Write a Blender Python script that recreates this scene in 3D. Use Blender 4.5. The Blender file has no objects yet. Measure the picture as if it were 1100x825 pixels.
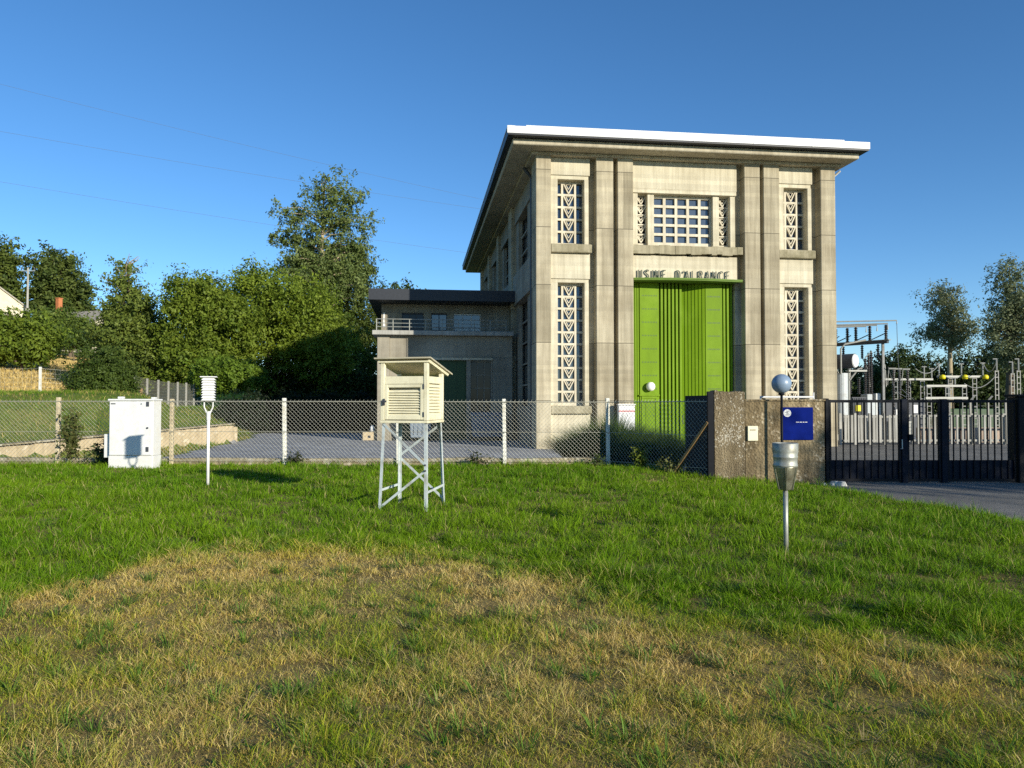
import bpy, math, random
import numpy as np
from mathutils import Vector, Matrix

random.seed(7)
RNG = np.random.default_rng(11)
scene = bpy.context.scene
COL = scene.collection
PI = math.pi
EYE, FOC, HOR = 1.55, 800.0, 432.0


def at(px, py, D):
    """world point seen at photo pixel (px, py) at forward distance D"""
    return Vector(((px - 550) / FOC * D, D, EYE + (HOR - py) / FOC * D))


def smooth(t):
    t = np.clip(t, 0, 1)
    return t * t * (3 - 2 * t)


# ------------------------------------------------------------------ noise
def _hash(ix, iy, seed):
    n = (ix.astype(np.int64) * 374761393 + iy.astype(np.int64) * 668265263 + seed * 982451653) & 0x7fffffff
    n = ((n ^ (n >> 13)) * 1274126177) & 0x7fffffff
    n = n ^ (n >> 16)
    return (n & 0xffff) / 65535.0


def vnoise(x, y, scale, seed):
    x = np.asarray(x, float) * scale
    y = np.asarray(y, float) * scale
    ix, iy = np.floor(x), np.floor(y)
    fx, fy = x - ix, y - iy
    fx, fy = fx * fx * (3 - 2 * fx), fy * fy * (3 - 2 * fy)
    a, b = _hash(ix, iy, seed), _hash(ix + 1, iy, seed)
    c, d = _hash(ix, iy + 1, seed), _hash(ix + 1, iy + 1, seed)
    return (a * (1 - fx) + b * fx) * (1 - fy) + (c * (1 - fx) + d * fx) * fy


def fbm(x, y, scale, seed, octs=3):
    t, amp, s = 0, 0.5, scale
    tot = 0
    for k in range(octs):
        t = t + amp * vnoise(x, y, s, seed + k * 17)
        tot += amp
        amp *= .5
        s *= 2.1
    return t / tot


# ------------------------------------------------------------------ object helpers
def tag(o, label=None, cat=None, group=None, kind=None):
    if label: o['label'] = label
    if cat: o['category'] = cat
    if group: o['group'] = group
    if kind: o['kind'] = kind
    return o


def thing(name, label, cat, loc=(0, 0, 0), rz=0, group=None):
    o = bpy.data.objects.new(name, None)
    o.empty_display_size = .2
    COL.objects.link(o)
    o.location = loc
    o.rotation_euler = (0, 0, rz)
    return tag(o, label, cat, group)


def copy_tree(o, parent=None):
    c = o.copy()
    COL.objects.link(c)
    c.parent = parent
    for ch in list(o.children):
        copy_tree(ch, c)
    return c


class MB:
    def __init__(s):
        s.v, s.f = [], []

    def add(s, vs, fs):
        n = len(s.v)
        s.v += [tuple(v) for v in vs]
        s.f += [tuple(i + n for i in f) for f in fs]
        return s

    def box(s, x0, x1, y0, y1, z0, z1):
        return s.add([(x0, y0, z0), (x1, y0, z0), (x1, y1, z0), (x0, y1, z0),
                      (x0, y0, z1), (x1, y0, z1), (x1, y1, z1), (x0, y1, z1)],
                     [(0, 3, 2, 1), (4, 5, 6, 7), (0, 1, 5, 4), (1, 2, 6, 5), (2, 3, 7, 6), (3, 0, 4, 7)])

    def bar(s, p, q, w, h, up=(0, 0, 1)):
        p, q, up = Vector(p), Vector(q), Vector(up)
        d = (q - p).normalized()
        if abs(d.dot(up)) > .98: up = Vector((0, 1, 0))
        a = d.cross(up).normalized() * (w / 2)
        b = a.cross(d).normalized() * (h / 2)
        vs = [p - a - b, p + a - b, p + a + b, p - a + b, q - a - b, q + a - b, q + a + b, q - a + b]
        return s.add(vs, [(0, 3, 2, 1), (4, 5, 6, 7), (0, 1, 5, 4), (1, 2, 6, 5), (2, 3, 7, 6), (3, 0, 4, 7)])

    def tube(s, pts, r, n=8, caps=True):
        pts = [Vector(p) for p in pts]
        rs = r if isinstance(r, (list, tuple)) else [r] * len(pts)
        base = len(s.v)
        prev = None
        for i, p in enumerate(pts):
            d = (pts[min(i + 1, len(pts) - 1)] - pts[max(i - 1, 0)])
            d = d.normalized() if d.length > 1e-9 else Vector((0, 0, 1))
            if prev is None:
                a = d.cross(Vector((0, 0, 1)))
                if a.length < .05: a = d.cross(Vector((1, 0, 0)))
            else:
                a = prev - d * prev.dot(d)
            a.normalize()
            prev = a
            b = d.cross(a)
            for k in range(n):
                t = 2 * PI * k / n
                s.v.append(tuple(p + (a * math.cos(t) + b * math.sin(t)) * rs[i]))
        for i in range(len(pts) - 1):
            for k in range(n):
                k2 = (k + 1) % n
                s.f.append((base + i * n + k, base + i * n + k2, base + (i + 1) * n + k2, base + (i + 1) * n + k))
        if caps:
            s.f.append(tuple(base + k for k in reversed(range(n))))
            s.f.append(tuple(base + (len(pts) - 1) * n + k for k in range(n)))
        return s

    def lathe(s, prof, c=(0, 0, 0), n=24):
        base = len(s.v)
        for r, z in prof:
            for k in range(n):
                t = 2 * PI * k / n
                s.v.append((c[0] + r * math.cos(t), c[1] + r * math.sin(t), c[2] + z))
        for i in range(len(prof) - 1):
            for k in range(n):
                k2 = (k + 1) % n
                s.f.append((base + i * n + k, base + i * n + k2, base + (i + 1) * n + k2, base + (i + 1) * n + k))
        if prof[0][0] > 1e-6: s.f.append(tuple(base + k for k in reversed(range(n))))
        if prof[-1][0] > 1e-6: s.f.append(tuple(base + (len(prof) - 1) * n + k for k in range(n)))
        return s

    def prism(s, poly, lo, hi, axis='z'):
        n = len(poly)
        def P(a, b, c):
            return (a, b, c) if axis == 'z' else ((a, c, b) if axis == 'y' else (c, a, b))
        vs = [P(a, b, lo) for a, b in poly] + [P(a, b, hi) for a, b in poly]
        fs = [tuple(reversed(range(n))), tuple(range(n, 2 * n))]
        fs += [(i, (i + 1) % n, n + (i + 1) % n, n + i) for i in range(n)]
        return s.add(vs, fs)

    def build(s, name, mat, parent=None, smooth=False, bevel=0, loc=None):
        me = bpy.data.meshes.new(name)
        me.from_pydata(s.v, [], s.f)
        me.validate()
        me.materials.append(mat)
        if smooth:
            me.polygons.foreach_set('use_smooth', [True] * len(me.polygons))
        o = bpy.data.objects.new(name, me)
        COL.objects.link(o)
        if parent: o.parent = parent
        if loc: o.location = loc
        if bevel:
            m = o.modifiers.new('bevel', 'BEVEL')
            m.width = bevel
            m.segments = 1
            m.limit_method = 'ANGLE'
        return o


def np_mesh(name, verts, loops, starts, mat, parent=None, tint=None, smooth=False):
    me = bpy.data.meshes.new(name)
    me.vertices.add(len(verts))
    me.vertices.foreach_set('co', np.asarray(verts, np.float32).ravel())
    me.loops.add(len(loops))
    me.loops.foreach_set('vertex_index', np.asarray(loops, np.int32))
    me.polygons.add(len(starts))
    me.polygons.foreach_set('loop_start', np.asarray(starts, np.int32))
    me.update(calc_edges=True)
    if tint is not None:
        a = me.attributes.new('tint', 'FLOAT_COLOR', 'POINT')
        a.data.foreach_set('color', np.concatenate([tint, np.ones((len(tint), 1))], 1).astype(np.float32).ravel())
    me.materials.append(mat)
    if smooth: me.polygons.foreach_set('use_smooth', np.ones(len(starts), bool))
    o = bpy.data.objects.new(name, me)
    COL.objects.link(o)
    if parent: o.parent = parent
    return o


# ------------------------------------------------------------------ materials
def new_mat(name):
    m = bpy.data.materials.new(name)
    m.use_nodes = True
    nt = m.node_tree
    return m, nt, nt.nodes['Principled BSDF']


def N(nt, typ, **kw):
    n = nt.nodes.new(typ)
    for k, v in kw.items():
        if k in n.inputs: n.inputs[k].default_value = v
        else: setattr(n, k, v)
    return n


def ramp(nt, stops):
    r = nt.nodes.new('ShaderNodeValToRGB')
    e = r.color_ramp.elements
    while len(e) < len(stops): e.new(.5)
    for i, (p, c) in enumerate(stops):
        e[i].position = p
        e[i].color = (*c, 1) if len(c) == 3 else c
    return r


def mixc(nt, fac, a, b, mode='MIX'):
    m = nt.nodes.new('ShaderNodeMix')
    m.data_type = 'RGBA'
    m.blend_type = mode
    for sock, val in ((m.inputs[0], fac), (m.inputs[6], a), (m.inputs[7], b)):
        if hasattr(val, 'is_output') or hasattr(val, 'links'):
            nt.links.new(val, sock)
        elif isinstance(val, (int, float)):
            sock.default_value = val
        else:
            sock.default_value = (*val, 1) if len(val) == 3 else val
    return m.outputs[2]


def noise_out(nt, scale, detail=4, rough=.6, vec=None, coord='Object', stretch=None, loc=None):
    tc = nt.nodes.new('ShaderNodeTexCoord')
    v = tc.outputs[coord]
    if stretch or loc:
        mp = nt.nodes.new('ShaderNodeMapping')
        if stretch: mp.inputs['Scale'].default_value = stretch
        if loc: mp.inputs['Location'].default_value = loc
        nt.links.new(v, mp.inputs[0])
        v = mp.outputs[0]
    n = nt.nodes.new('ShaderNodeTexNoise')
    n.inputs['Scale'].default_value = scale
    n.inputs['Detail'].default_value = detail
    n.inputs['Roughness'].default_value = rough
    nt.links.new(v, n.inputs['Vector'])
    return n.outputs['Fac']


def simple(name, col, rough=.6, metal=0, var=.18, scale=9, spec=.4, dirt=None, bump=0, stretch=None):
    """paint, metal or wood: a base colour broken up by fine wear noise"""
    m, nt, b = new_mat(name)
    f = noise_out(nt, scale, 5, .65, stretch=stretch)
    lo = tuple(max(0, c * (1 - var)) for c in col)
    hi = tuple(min(1, c * (1 + var)) for c in col)
    r = ramp(nt, [(.3, lo), (.7, hi)])
    nt.links.new(f, r.inputs[0])
    out = r.outputs[0]
    if dirt:
        g = noise_out(nt, scale * .35, 6, .7, loc=(3.1, 1.7, 5.2))
        rr = ramp(nt, [(.52, (0, 0, 0)), (.68, (1, 1, 1))])
        nt.links.new(g, rr.inputs[0])
        out = mixc(nt, rr.outputs[0], out, dirt)
    nt.links.new(out, b.inputs['Base Color'])
    b.inputs['Roughness'].default_value = rough
    b.inputs['Metallic'].default_value = metal
    b.inputs['Specular IOR Level'].default_value = spec
    if bump:
        bp = N(nt, 'ShaderNodeBump', Strength=bump, Distance=.01)
        nt.links.new(noise_out(nt, scale * 6, 4, .6), bp.inputs['Height'])
        nt.links.new(bp.outputs[0], b.inputs['Normal'])
    return m


def concrete(name, col, dark, joint=0.0, streak=.5, board=.5, stain=None):
    """board-marked weathered concrete: streaks, board lines, pour joints, stains"""
    m, nt, b = new_mat(name)
    big = noise_out(nt, .55, 5, .6)
    r = ramp(nt, [(.32, dark), (.62, col)])
    nt.links.new(big, r.inputs[0])
    out = r.outputs[0]
    st = noise_out(nt, 2.2, 6, .7, stretch=(2.2, 2.2, .12))
    rs = ramp(nt, [(.38, tuple(c * .55 for c in dark)), (.6, (1, 1, 1))])
    nt.links.new(st, rs.inputs[0])
    out = mixc(nt, streak, out, mixc(nt, 1.0, out, rs.outputs[0], 'MULTIPLY'))
    # horizontal boards, each with its own tone
    tc = nt.nodes.new('ShaderNodeTexCoord')
    sp = nt.nodes.new('ShaderNodeSeparateXYZ')
    nt.links.new(tc.outputs['Object'], sp.inputs[0])
    def mth(op, a, bv=None):
        n = nt.nodes.new('ShaderNodeMath')
        n.operation = op
        if hasattr(a, 'links'): nt.links.new(a, n.inputs[0])
        else: n.inputs[0].default_value = a
        if bv is not None:
            if hasattr(bv, 'links'): nt.links.new(bv, n.inputs[1])
            else: n.inputs[1].default_value = bv
        return n.outputs[0]
    z = sp.outputs[2]
    bd = mth('FLOOR', mth('DIVIDE', z, .17))
    wn = nt.nodes.new('ShaderNodeTexWhiteNoise')
    wn.noise_dimensions = '1D'
    nt.links.new(bd, wn.inputs['W'])
    rb = ramp(nt, [(0, (.8, .8, .8)), (1, (1.12, 1.12, 1.1))])
    nt.links.new(wn.outputs[0], rb.inputs[0])
    out = mixc(nt, board, out, mixc(nt, 1.0, out, rb.outputs[0], 'MULTIPLY'))
    if joint:
        seg = mth('FLOOR', mth('DIVIDE', mth('ADD', z, 0.4), joint))
        xs = mth('FLOOR', mth('MULTIPLY', sp.outputs[0], 1.1))
        wj = nt.nodes.new('ShaderNodeTexWhiteNoise')
        wj.noise_dimensions = '2D'
        cb = nt.nodes.new('ShaderNodeCombineXYZ')
        nt.links.new(seg, cb.inputs[0]); nt.links.new(xs, cb.inputs[1])
        nt.links.new(cb.outputs[0], wj.inputs['Vector'])
        rj = ramp(nt, [(0, (.68, .66, .62)), (1, (1.15, 1.13, 1.1))])
        nt.links.new(wj.outputs[0], rj.inputs[0])
        out = mixc(nt, .8, out, rj.outputs[0], 'MULTIPLY')
        ln = mth('LESS_THAN', mth('FRACT', mth('DIVIDE', mth('ADD', z, 0.4), joint)), .012)
        out = mixc(nt, ln, out, tuple(c * .35 for c in dark))
    if stain:
        g = noise_out(nt, 1.1, 7, .72, loc=(7, 3, 1))
        rg = ramp(nt, [(.5, (0, 0, 0)), (.64, (.85, .85, .85))])
        nt.links.new(g, rg.inputs[0])
        out = mixc(nt, rg.outputs[0], out, stain)
    nt.links.new(out, b.inputs['Base Color'])
    b.inputs['Roughness'].default_value = .9
    b.inputs['Specular IOR Level'].default_value = .2
    bp = N(nt, 'ShaderNodeBump', Strength=.35, Distance=.02)
    nt.links.new(noise_out(nt, 14, 6, .7), bp.inputs['Height'])
    nt.links.new(bp.outputs[0], b.inputs['Normal'])
    return m


def tint_mat(name, rough=.55, trans=.25, spec=.3):
    m, nt, b = new_mat(name)
    a = nt.nodes.new('ShaderNodeAttribute')
    a.attribute_name = 'tint'
    nt.links.new(a.outputs['Color'], b.inputs['Base Color'])
    b.inputs['Roughness'].default_value = rough
    b.inputs['Specular IOR Level'].default_value = spec
    tr = nt.nodes.new('ShaderNodeBsdfTranslucent')
    nt.links.new(a.outputs['Color'], tr.inputs['Color'])
    mx = nt.nodes.new('ShaderNodeMixShader')
    mx.inputs[0].default_value = trans
    nt.links.new(b.outputs[0], mx.inputs[1])
    nt.links.new(tr.outputs[0], mx.inputs[2])
    nt.links.new(mx.outputs[0], nt.nodes['Material Output'].inputs['Surface'])
    return m


def ground_mat(name, stops, scale, fine=40, rough=.95, bump=.5, speck=None):
    m, nt, b = new_mat(name)
    f = noise_out(nt, scale, 7, .65)
    r = ramp(nt, stops)
    nt.links.new(f, r.inputs[0])
    g = noise_out(nt, fine, 5, .7)
    rg = ramp(nt, [(.3, (.55, .55, .55)), (.7, (1.3, 1.3, 1.3))])
    nt.links.new(g, rg.inputs[0])
    out = mixc(nt, 1.0, r.outputs[0], rg.outputs[0], 'MULTIPLY')
    nt.links.new(out, b.inputs['Base Color'])
    b.inputs['Roughness'].default_value = rough
    b.inputs['Specular IOR Level'].default_value = .15
    bp = N(nt, 'ShaderNodeBump', Strength=bump, Distance=.03)
    nt.links.new(g, bp.inputs['Height'])
    nt.links.new(bp.outputs[0], b.inputs['Normal'])
    return m


M = {}
M['panel'] = concrete('pale_board_concrete', (.64, .585, .44), (.52, .465, .335), 0, .32, .55)
M['pilaster'] = concrete('grey_board_concrete', (.50, .45, .33), (.345, .30, .21), 2.35, .36, .45)
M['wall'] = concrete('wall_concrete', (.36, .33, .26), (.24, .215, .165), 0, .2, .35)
M['cornice'] = concrete('cornice_concrete', (.52, .47, .35), (.40, .35, .25), 0, .3, .2)
M['sill'] = concrete('mossy_sill', (.46, .41, .285), (.29, .255, .165), 0, .3, .3, stain=(.17, .15, .085))
M['lattice'] = concrete('cast_lattice', (.66, .61, .48), (.56, .50, .38), 0, .3, .1)
M['white_metal'] = simple('white_metal', (.67, .67, .65), .45, 0, .07, 5, dirt=(.58, .57, .53))
M['white_paint'] = simple('white_paint', (.64, .64, .61), .5, 0, .06, dirt=(.62, .60, .53))
M['cream_paint'] = simple('cream_paint', (.71, .66, .46), .55, 0, .1, 6, dirt=(.52, .47, .30), stretch=(1, 1, .3), bump=.1)
M['cream_wood_grey'] = simple('weathered_cream_wood', (.42, .38, .27), .8, 0, .3, 8, dirt=(.22, .20, .15), stretch=(.3, 3, 3))
M['fascia_white'] = simple('white_roof_trim', (.62, .62, .61), .5, 0, .07, 1.5, dirt=(.52, .52, .49))
M['roof_dark'] = simple('dark_roof_metal', (.022, .025, .032), .5, 0, .2)
M['soffit'] = concrete('soffit_concrete', (.23, .21, .16), (.15, .13, .10), 0, .4, .2)
M['glass'] = simple('window_glass', (.060, .078, .105), .08, 0, .25, 1.3, .9)
M['dark_glass'] = simple('dark_glass', (.012, .015, .018), .12, 0, .2, 2, .25)
M['green'] = simple('green_door_paint', (.135, .232, .004), .6, 0, .12, 2.2, spec=.15, dirt=(.165, .27, .012), stretch=(1, 1, .2))
M['green_canopy'] = simple('faded_green_paint', (.125, .20, .035), .6, 0, .15, 3, .15)
M['green_letter'] = simple('green_letter_paint', (.022, .04, .012), .45, 0, .12)
M['green_dark'] = simple('dark_green_paint', (.02, .06, .012), .5, 0, .15)
M['galv'] = simple('galvanised_steel', (.42, .45, .44), .48, .55, .16, 12)
M['galv_leg'] = simple('pale_grey_leg_paint', (.50, .55, .54), .5, .15, .14, 12, dirt=(.34, .34, .30))
M['zinc'] = simple('dull_zinc', (.33, .34, .30), .5, .45, .2, 12, dirt=(.22, .21, .17))
M['brass'] = simple('stained_zinc', (.37, .36, .27), .38, .75, .28, 14, dirt=(.20, .18, .12))
M['black_metal'] = simple('black_painted_steel', (.006, .007, .010), .6, 0, .3, spec=.15)
M['navy_metal'] = simple('dark_navy_steel', (.006, .009, .018), .65, 0, .3, spec=.15)
M['wire'] = simple('fence_wire', (.36, .35, .28), .5, .3, .1)
M['post_white'] = simple('fence_post_paint', (.70, .69, .60), .6, 0, .12, 6, dirt=(.50, .45, .33))
M['post_tan'] = simple('weathered_fence_post', (.50, .42, .27), .75, 0, .25, 6, dirt=(.28, .23, .14))
M['wood'] = simple('brown_wood', (.33, .20, .08), .8, 0, .3, 10, stretch=(4, 4, .6))
M['globe'] = simple('clouded_globe', (.20, .27, .36), .35, 0, .08, 5, .5)
M['lamp_white'] = simple('white_lamp_glass', (.85, .84, .76), .3, 0, .03)
M['blue_sign'] = simple('royal_blue_enamel', (.003, .011, .13), .7, 0, .2, 3, .03)
M['yellow'] = simple('yellow_plastic', (.70, .60, .01), .45, 0, .1)
M['ceramic'] = simple('dark_brown_ceramic', (.018, .012, .010), .3, 0, .2, spec=.6)
M['grey_paint'] = simple('grey_transformer_paint', (.44, .47, .47), .5, 0, .08, dirt=(.35, .35, .32))
M['dark_grey'] = simple('dark_grey_steel', (.06, .065, .075), .55, .2, .2)
M['bar_steel'] = simple('pale_busbar_steel', (.30, .30, .27), .5, .2, .12)
M['steel_grey'] = simple('weathered_grey_steel', (.16, .165, .16), .55, .3, .25, 6, dirt=(.10, .085, .07))
M['precast'] = concrete('white_precast', (.44, .43, .39), (.33, .32, .28), 0, .4, .1)
M['pink_wall'] = concrete('pinkish_wall', (.46, .36, .28), (.36, .28, .215), 0, .5, .3)
M['shade_concrete'] = simple('concrete_painted_shade', (.02, .02, .02), .95, 0, .3)  # near-black: shade on the return wall's side put into the colour
M['bin'] = simple('blue_grey_bin', (.17, .21, .25), .6, 0, .12)
M['plaque'] = simple('ivory_plaque', (.72, .68, .48), .5, 0, .06)
M['stone_pale'] = simple('pale_stone', (.55, .53, .46), .9, 0, .25, 14, bump=.6)
M['terracotta'] = simple('terracotta', (.45, .16, .06), .8, 0, .2)
M['house'] = simple('cream_render', (.62, .55, .40), .9, 0, .12, 1.2)
M['house_roof'] = simple('pale_roof_tiles', (.33, .30, .24), .85, 0, .3, 2)
M['bark'] = simple('tree_bark', (.12, .09, .06), .9, 0, .35, 5, bump=.8, stretch=(3, 3, .5))
M['bark_pale'] = simple('pale_bark', (.34, .28, .18), .9, 0, .3, 5, stretch=(3, 3, .5))
M['ink'] = simple('dark_print', (.03, .03, .035), .6, 0, .1)
M['red_print'] = simple('red_print', (.45, .05, .04), .6, 0, .1)
M['cable'] = simple('dark_cable', (.10, .11, .12), .6, 0, .1)
M['leaf'] = tint_mat('leaves', .55, .36, .22)
M['grass'] = tint_mat('grass_blades', .6, .32, .12)
M['soil'] = ground_mat('lawn_soil', [(.3, (.13, .09, .028)), (.5, (.27, .195, .065)), (.7, (.38, .285, .10))], 1.6, 45)
M['ground'] = ground_mat('meadow_ground', [(.3, (.07, .12, .02)), (.5, (.13, .17, .03)), (.7, (.22, .21, .06))], .35, 9)
M['field'] = ground_mat('dry_field', [(.3, (.36, .27, .10)), (.6, (.50, .36, .13))], .12, 6)
M['gravel'] = ground_mat('grey_gravel', [(.3, (.22, .225, .235)), (.5, (.31, .315, .32)), (.7, (.40, .405, .41))], .8, 14, .95, .8)
M['asphalt'] = ground_mat('old_asphalt', [(.3, (.14, .135, .12)), (.55, (.20, .19, .168)), (.75, (.27, .25, .215))], .8, 60, .9, .5)


def rubble(name, base, dark, light, scale, streak=.5, lo=.36):
    m, nt, b = new_mat(name)
    tc = nt.nodes.new('ShaderNodeTexCoord')
    vo = nt.nodes.new('ShaderNodeTexVoronoi')
    vo.inputs['Scale'].default_value = scale
    nt.links.new(tc.outputs['Object'], vo.inputs['Vector'])
    big = noise_out(nt, 1.2, 6, .7)
    r = ramp(nt, [(.32, dark), (.6, base)])
    nt.links.new(big, r.inputs[0])
    sp = nt.nodes.new('ShaderNodeSeparateColor')
    nt.links.new(vo.outputs['Color'], sp.inputs[0])
    n2 = noise_out(nt, 1.7, 4, .6, loc=(4, 2, 9))
    ma = N(nt, 'ShaderNodeMath', operation='MULTIPLY')
    nt.links.new(sp.outputs[0], ma.inputs[0]); nt.links.new(n2, ma.inputs[1])
    rl = ramp(nt, [(lo, (0, 0, 0)), (lo + .08, (1, 1, 1))])
    nt.links.new(ma.outputs[0], rl.inputs[0])
    out = mixc(nt, rl.outputs[0], r.outputs[0], light)
    st = noise_out(nt, 1.5, 6, .7, stretch=(2.5, 2.5, .2), loc=(1, 8, 2))
    rs = ramp(nt, [(.42, (.35, .32, .28)), (.58, (1, 1, 1))])
    nt.links.new(st, rs.inputs[0])
    out = mixc(nt, streak, out, rs.outputs[0], 'MULTIPLY')
    nt.links.new(out, b.inputs['Base Color'])
    b.inputs['Roughness'].default_value = .95
    b.inputs['Specular IOR Level'].default_value = .15
    bp = N(nt, 'ShaderNodeBump', Strength=.7, Distance=.03)
    nt.links.new(vo.outputs['Distance'], bp.inputs['Height'])
    nt.links.new(bp.outputs[0], b.inputs['Normal'])
    return m


M['gate_wall'] = rubble('mottled_gate_wall', (.30, .235, .135), (.15, .118, .07), (.42, .36, .25), 20, .6, .42)
M['gate_pebble'] = rubble('pebbled_wall_end', (.25, .20, .12), (.12, .095, .06), (.46, .42, .33), 34, .5, .38)
M['retain'] = rubble('tan_retaining_stone', (.52, .42, .27), (.40, .32, .19), (.58, .50, .36), 6, .25, .42)
M['kerb'] = rubble('weathered_kerb', (.40, .34, .22), (.20, .17, .10), (.46, .42, .32), 8)

# ------------------------------------------------------------------ terrain
YB = np.array([[-20.5, 12], [-18.9, 17.9], [-16.6, 24.1], [-12.9, 34.5], [-13.8, 37.5], [-15.2, 43.5], [-15.2, 46.5], [-3, 46.5], [2, 60], [2, 90]], float)


def yard_dist(x, y):
    """distance outside the yard boundary (0 inside)"""
    d = np.full(np.shape(x), 1e9)
    for (ax, ay), (bx, by) in zip(YB[:-1], YB[1:]):
        t = np.clip(((x - ax) * (bx - ax) + (y - ay) * (by - ay)) / ((bx - ax) ** 2 + (by - ay) ** 2), 0, 1)
        d = np.minimum(d, np.hypot(x - ax - t * (bx - ax), y - ay - t * (by - ay)))
    xb = np.interp(y, YB[:7, 1], YB[:7, 0])
    xr = np.interp(y, [46.5, 60, 90], [-3, 2, 2])
    out = ((y < 46.5) & (x < xb)) | ((y >= 46.5) & (x < xr))
    return np.where(out, d, 0)


def lawn_h(x, y):
    bump = .06 * (fbm(x, y, .35, 3) - .5) + .03 * (fbm(x, y, 1.3, 9) - .5)
    slope = -.16 * smooth((x - 2.0) / 4.0) * smooth((y - 6) / 8)
    return bump + slope


def ground_h(x, y):
    x = np.asarray(x, float); y = np.asarray(y, float)
    base = np.interp(y, [-50, 4, 10, 16, 25, 60, 900], [-.25, -.25, -.22, -.2, -.35, -.35, -.35])
    d = yard_dist(x, y)
    wallh = np.interp(y, [18, 24, 34.5, 38], [.38, .42, .8, .6])
    wallh = wallh * np.where(x < -12, smooth((40 - y) / 5), 0)
    bank = wallh * smooth((d - .12) / .2) + 1.55 * smooth((d - .1) / 4.9)
    a = -x / np.maximum(y, 1)
    bank += .13 * np.clip(d - 16, 0, 140) * smooth((a - .22) / .25)
    near = smooth((y - 17.5) / 1.0)
    back = -.25
    h = base + bank * near
    h = np.where((y < 18.4) & (x < 6.2 + np.clip((15.3 - y) * .17, 0, 3)), np.minimum(h, back), h)
    return h + .05 * (fbm(x, y, .2, 21) - .5) * smooth((d - 1) / 3)


def grid_sheet(name, xs, ys, hf, mat, kind='structure', keep=None, dz=0):
    X, Y = np.meshgrid(xs, ys)
    Z = hf(X, Y) + dz
    v = np.stack([X, Y, Z], -1).reshape(-1, 3)
    nx, ny = len(xs), len(ys)
    i, j = np.meshgrid(np.arange(nx - 1), np.arange(ny - 1))
    a = (j * nx + i).ravel()
    q = np.stack([a, a + 1, a + nx + 1, a + nx], 1)
    if keep is not None:
        cx = (v[q].mean(1))
        q = q[keep(cx[:, 0], cx[:, 1])]
    o = np_mesh(name, v, q.ravel(), np.arange(len(q)) * 4, mat, smooth=True)
    tag(o, kind=kind)
    return o


def steps(*segs):
    out = []
    for a, b, s in segs:
        out += list(np.arange(a, b, s))
    out.append(segs[-1][1])
    return np.array(out)


def lawn_right(y):
    return np.interp(y, [-10, 5, 10, 15.3, 15.9, 15.95, 18.3], [10.2, 8.2, 7.35, 6.5, 6.3, 4.6, 4.2])


gx = steps((-900, -200, 100), (-200, -60, 10), (-60, -28, 1.2), (-28, 8, .35), (8, 40, 1.5), (40, 200, 16), (200, 900, 100))
gy = steps((-120, -10, 20), (-10, 17, 1.5), (17, 52, .35), (52, 90, 1.2), (90, 260, 6), (260, 1500, 80))
grid_sheet('ground', gx, gy, ground_h, M['ground'])
LX = steps((-26, 8.6, .16))
LY = steps((-9, 18.5, .16))


def lawn_edge_h(x, y):
    # the lawn rolls down to the road along its right edge
    t = smooth((x - (lawn_right(y) - .5)) / .5)
    return lawn_h(x, y) * (1 - t) + t * np.minimum(lawn_h(x, y), -.215)


grid_sheet('lawn', LX, LY, lawn_edge_h, M['soil'], keep=lambda x, y: (x < lawn_right(y)) & (y < 18.35))
# gravel yard: inside the boundary, verge left out
def in_yard(x, y):
    xb = np.interp(y, [18, 26.2, 39, 43.5, 46.5], [-11.2, -11.95, -13.6, -15.1, -15.1])
    return (y > 18.6) & (y < 46.4) & (x > xb) & (x < 40)


grid_sheet('yard', steps((-18, 14, .4), (14, 40, 2)), steps((18.6, 46.6, .4)), ground_h, M['gravel'], keep=in_yard, dz=.012)
grid_sheet('road', steps((4.6, 8.6, .2), (8.6, 40, 1.5)), steps((-9, 36, .6)), ground_h, M['asphalt'],
           keep=lambda x, y: (x > np.where(y < 16, lawn_right(y) - .7, 6.5)), dz=.02)
grid_sheet('field', steps((-150, -24, 2.0)), steps((46, 150, 2.0)), ground_h, M['field'],
           keep=lambda x, y: (-x / y > .50) & (-x / y < 1.1) & (y < 112) & (y > 48), dz=.05)

# ------------------------------------------------------------------ blades (grass)
def blade_mesh(name, P, hgt, wid, lean, yaw, leanyaw, tint, mat, tip=None, parent=None, curl=.6):
    n = len(P)
    fx, fy = np.cos(yaw), np.sin(yaw)
    lx, ly = np.cos(leanyaw) * lean, np.sin(leanyaw) * lean
    side = np.stack([fx, fy, np.zeros(n)], 1) * (wid / 2)[:, None]
    def pt(t):
        k = t * (1 - curl) + t * t * curl
        return P + np.stack([lx * hgt * k, ly * hgt * k, hgt * (t - .35 * t * t * np.minimum(lean, 1.2))], 1)
    m, e = pt(.55), pt(1.0)
    v = np.stack([P - side, P + side, m + side * .8, m - side * .8, e], 1).reshape(-1, 3)
    b = np.arange(n) * 5
    quads = np.stack([b, b + 1, b + 2, b + 3], 1)
    tris = np.stack([b + 3, b + 2, b + 4], 1)
    loops = np.concatenate([quads.ravel(), tris.ravel()])
    starts = np.concatenate([np.arange(n) * 4, n * 4 + np.arange(n) * 3])
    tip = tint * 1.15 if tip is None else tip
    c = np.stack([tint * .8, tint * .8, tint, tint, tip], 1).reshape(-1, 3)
    o = np_mesh(name, v, loops, starts, mat, parent, tint=np.clip(c, 0, 1))
    return o


DRY_X = [-9, -5.2, -3.91, -3.43, -1.2, .09, 1.07, 1.95, 3.18, 5.5]
DRY_Y = [4.6, 5.2, 5.8, 7.7, 8.0, 6.97, 5.75, 5.25, 4.7, 4.1]


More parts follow.
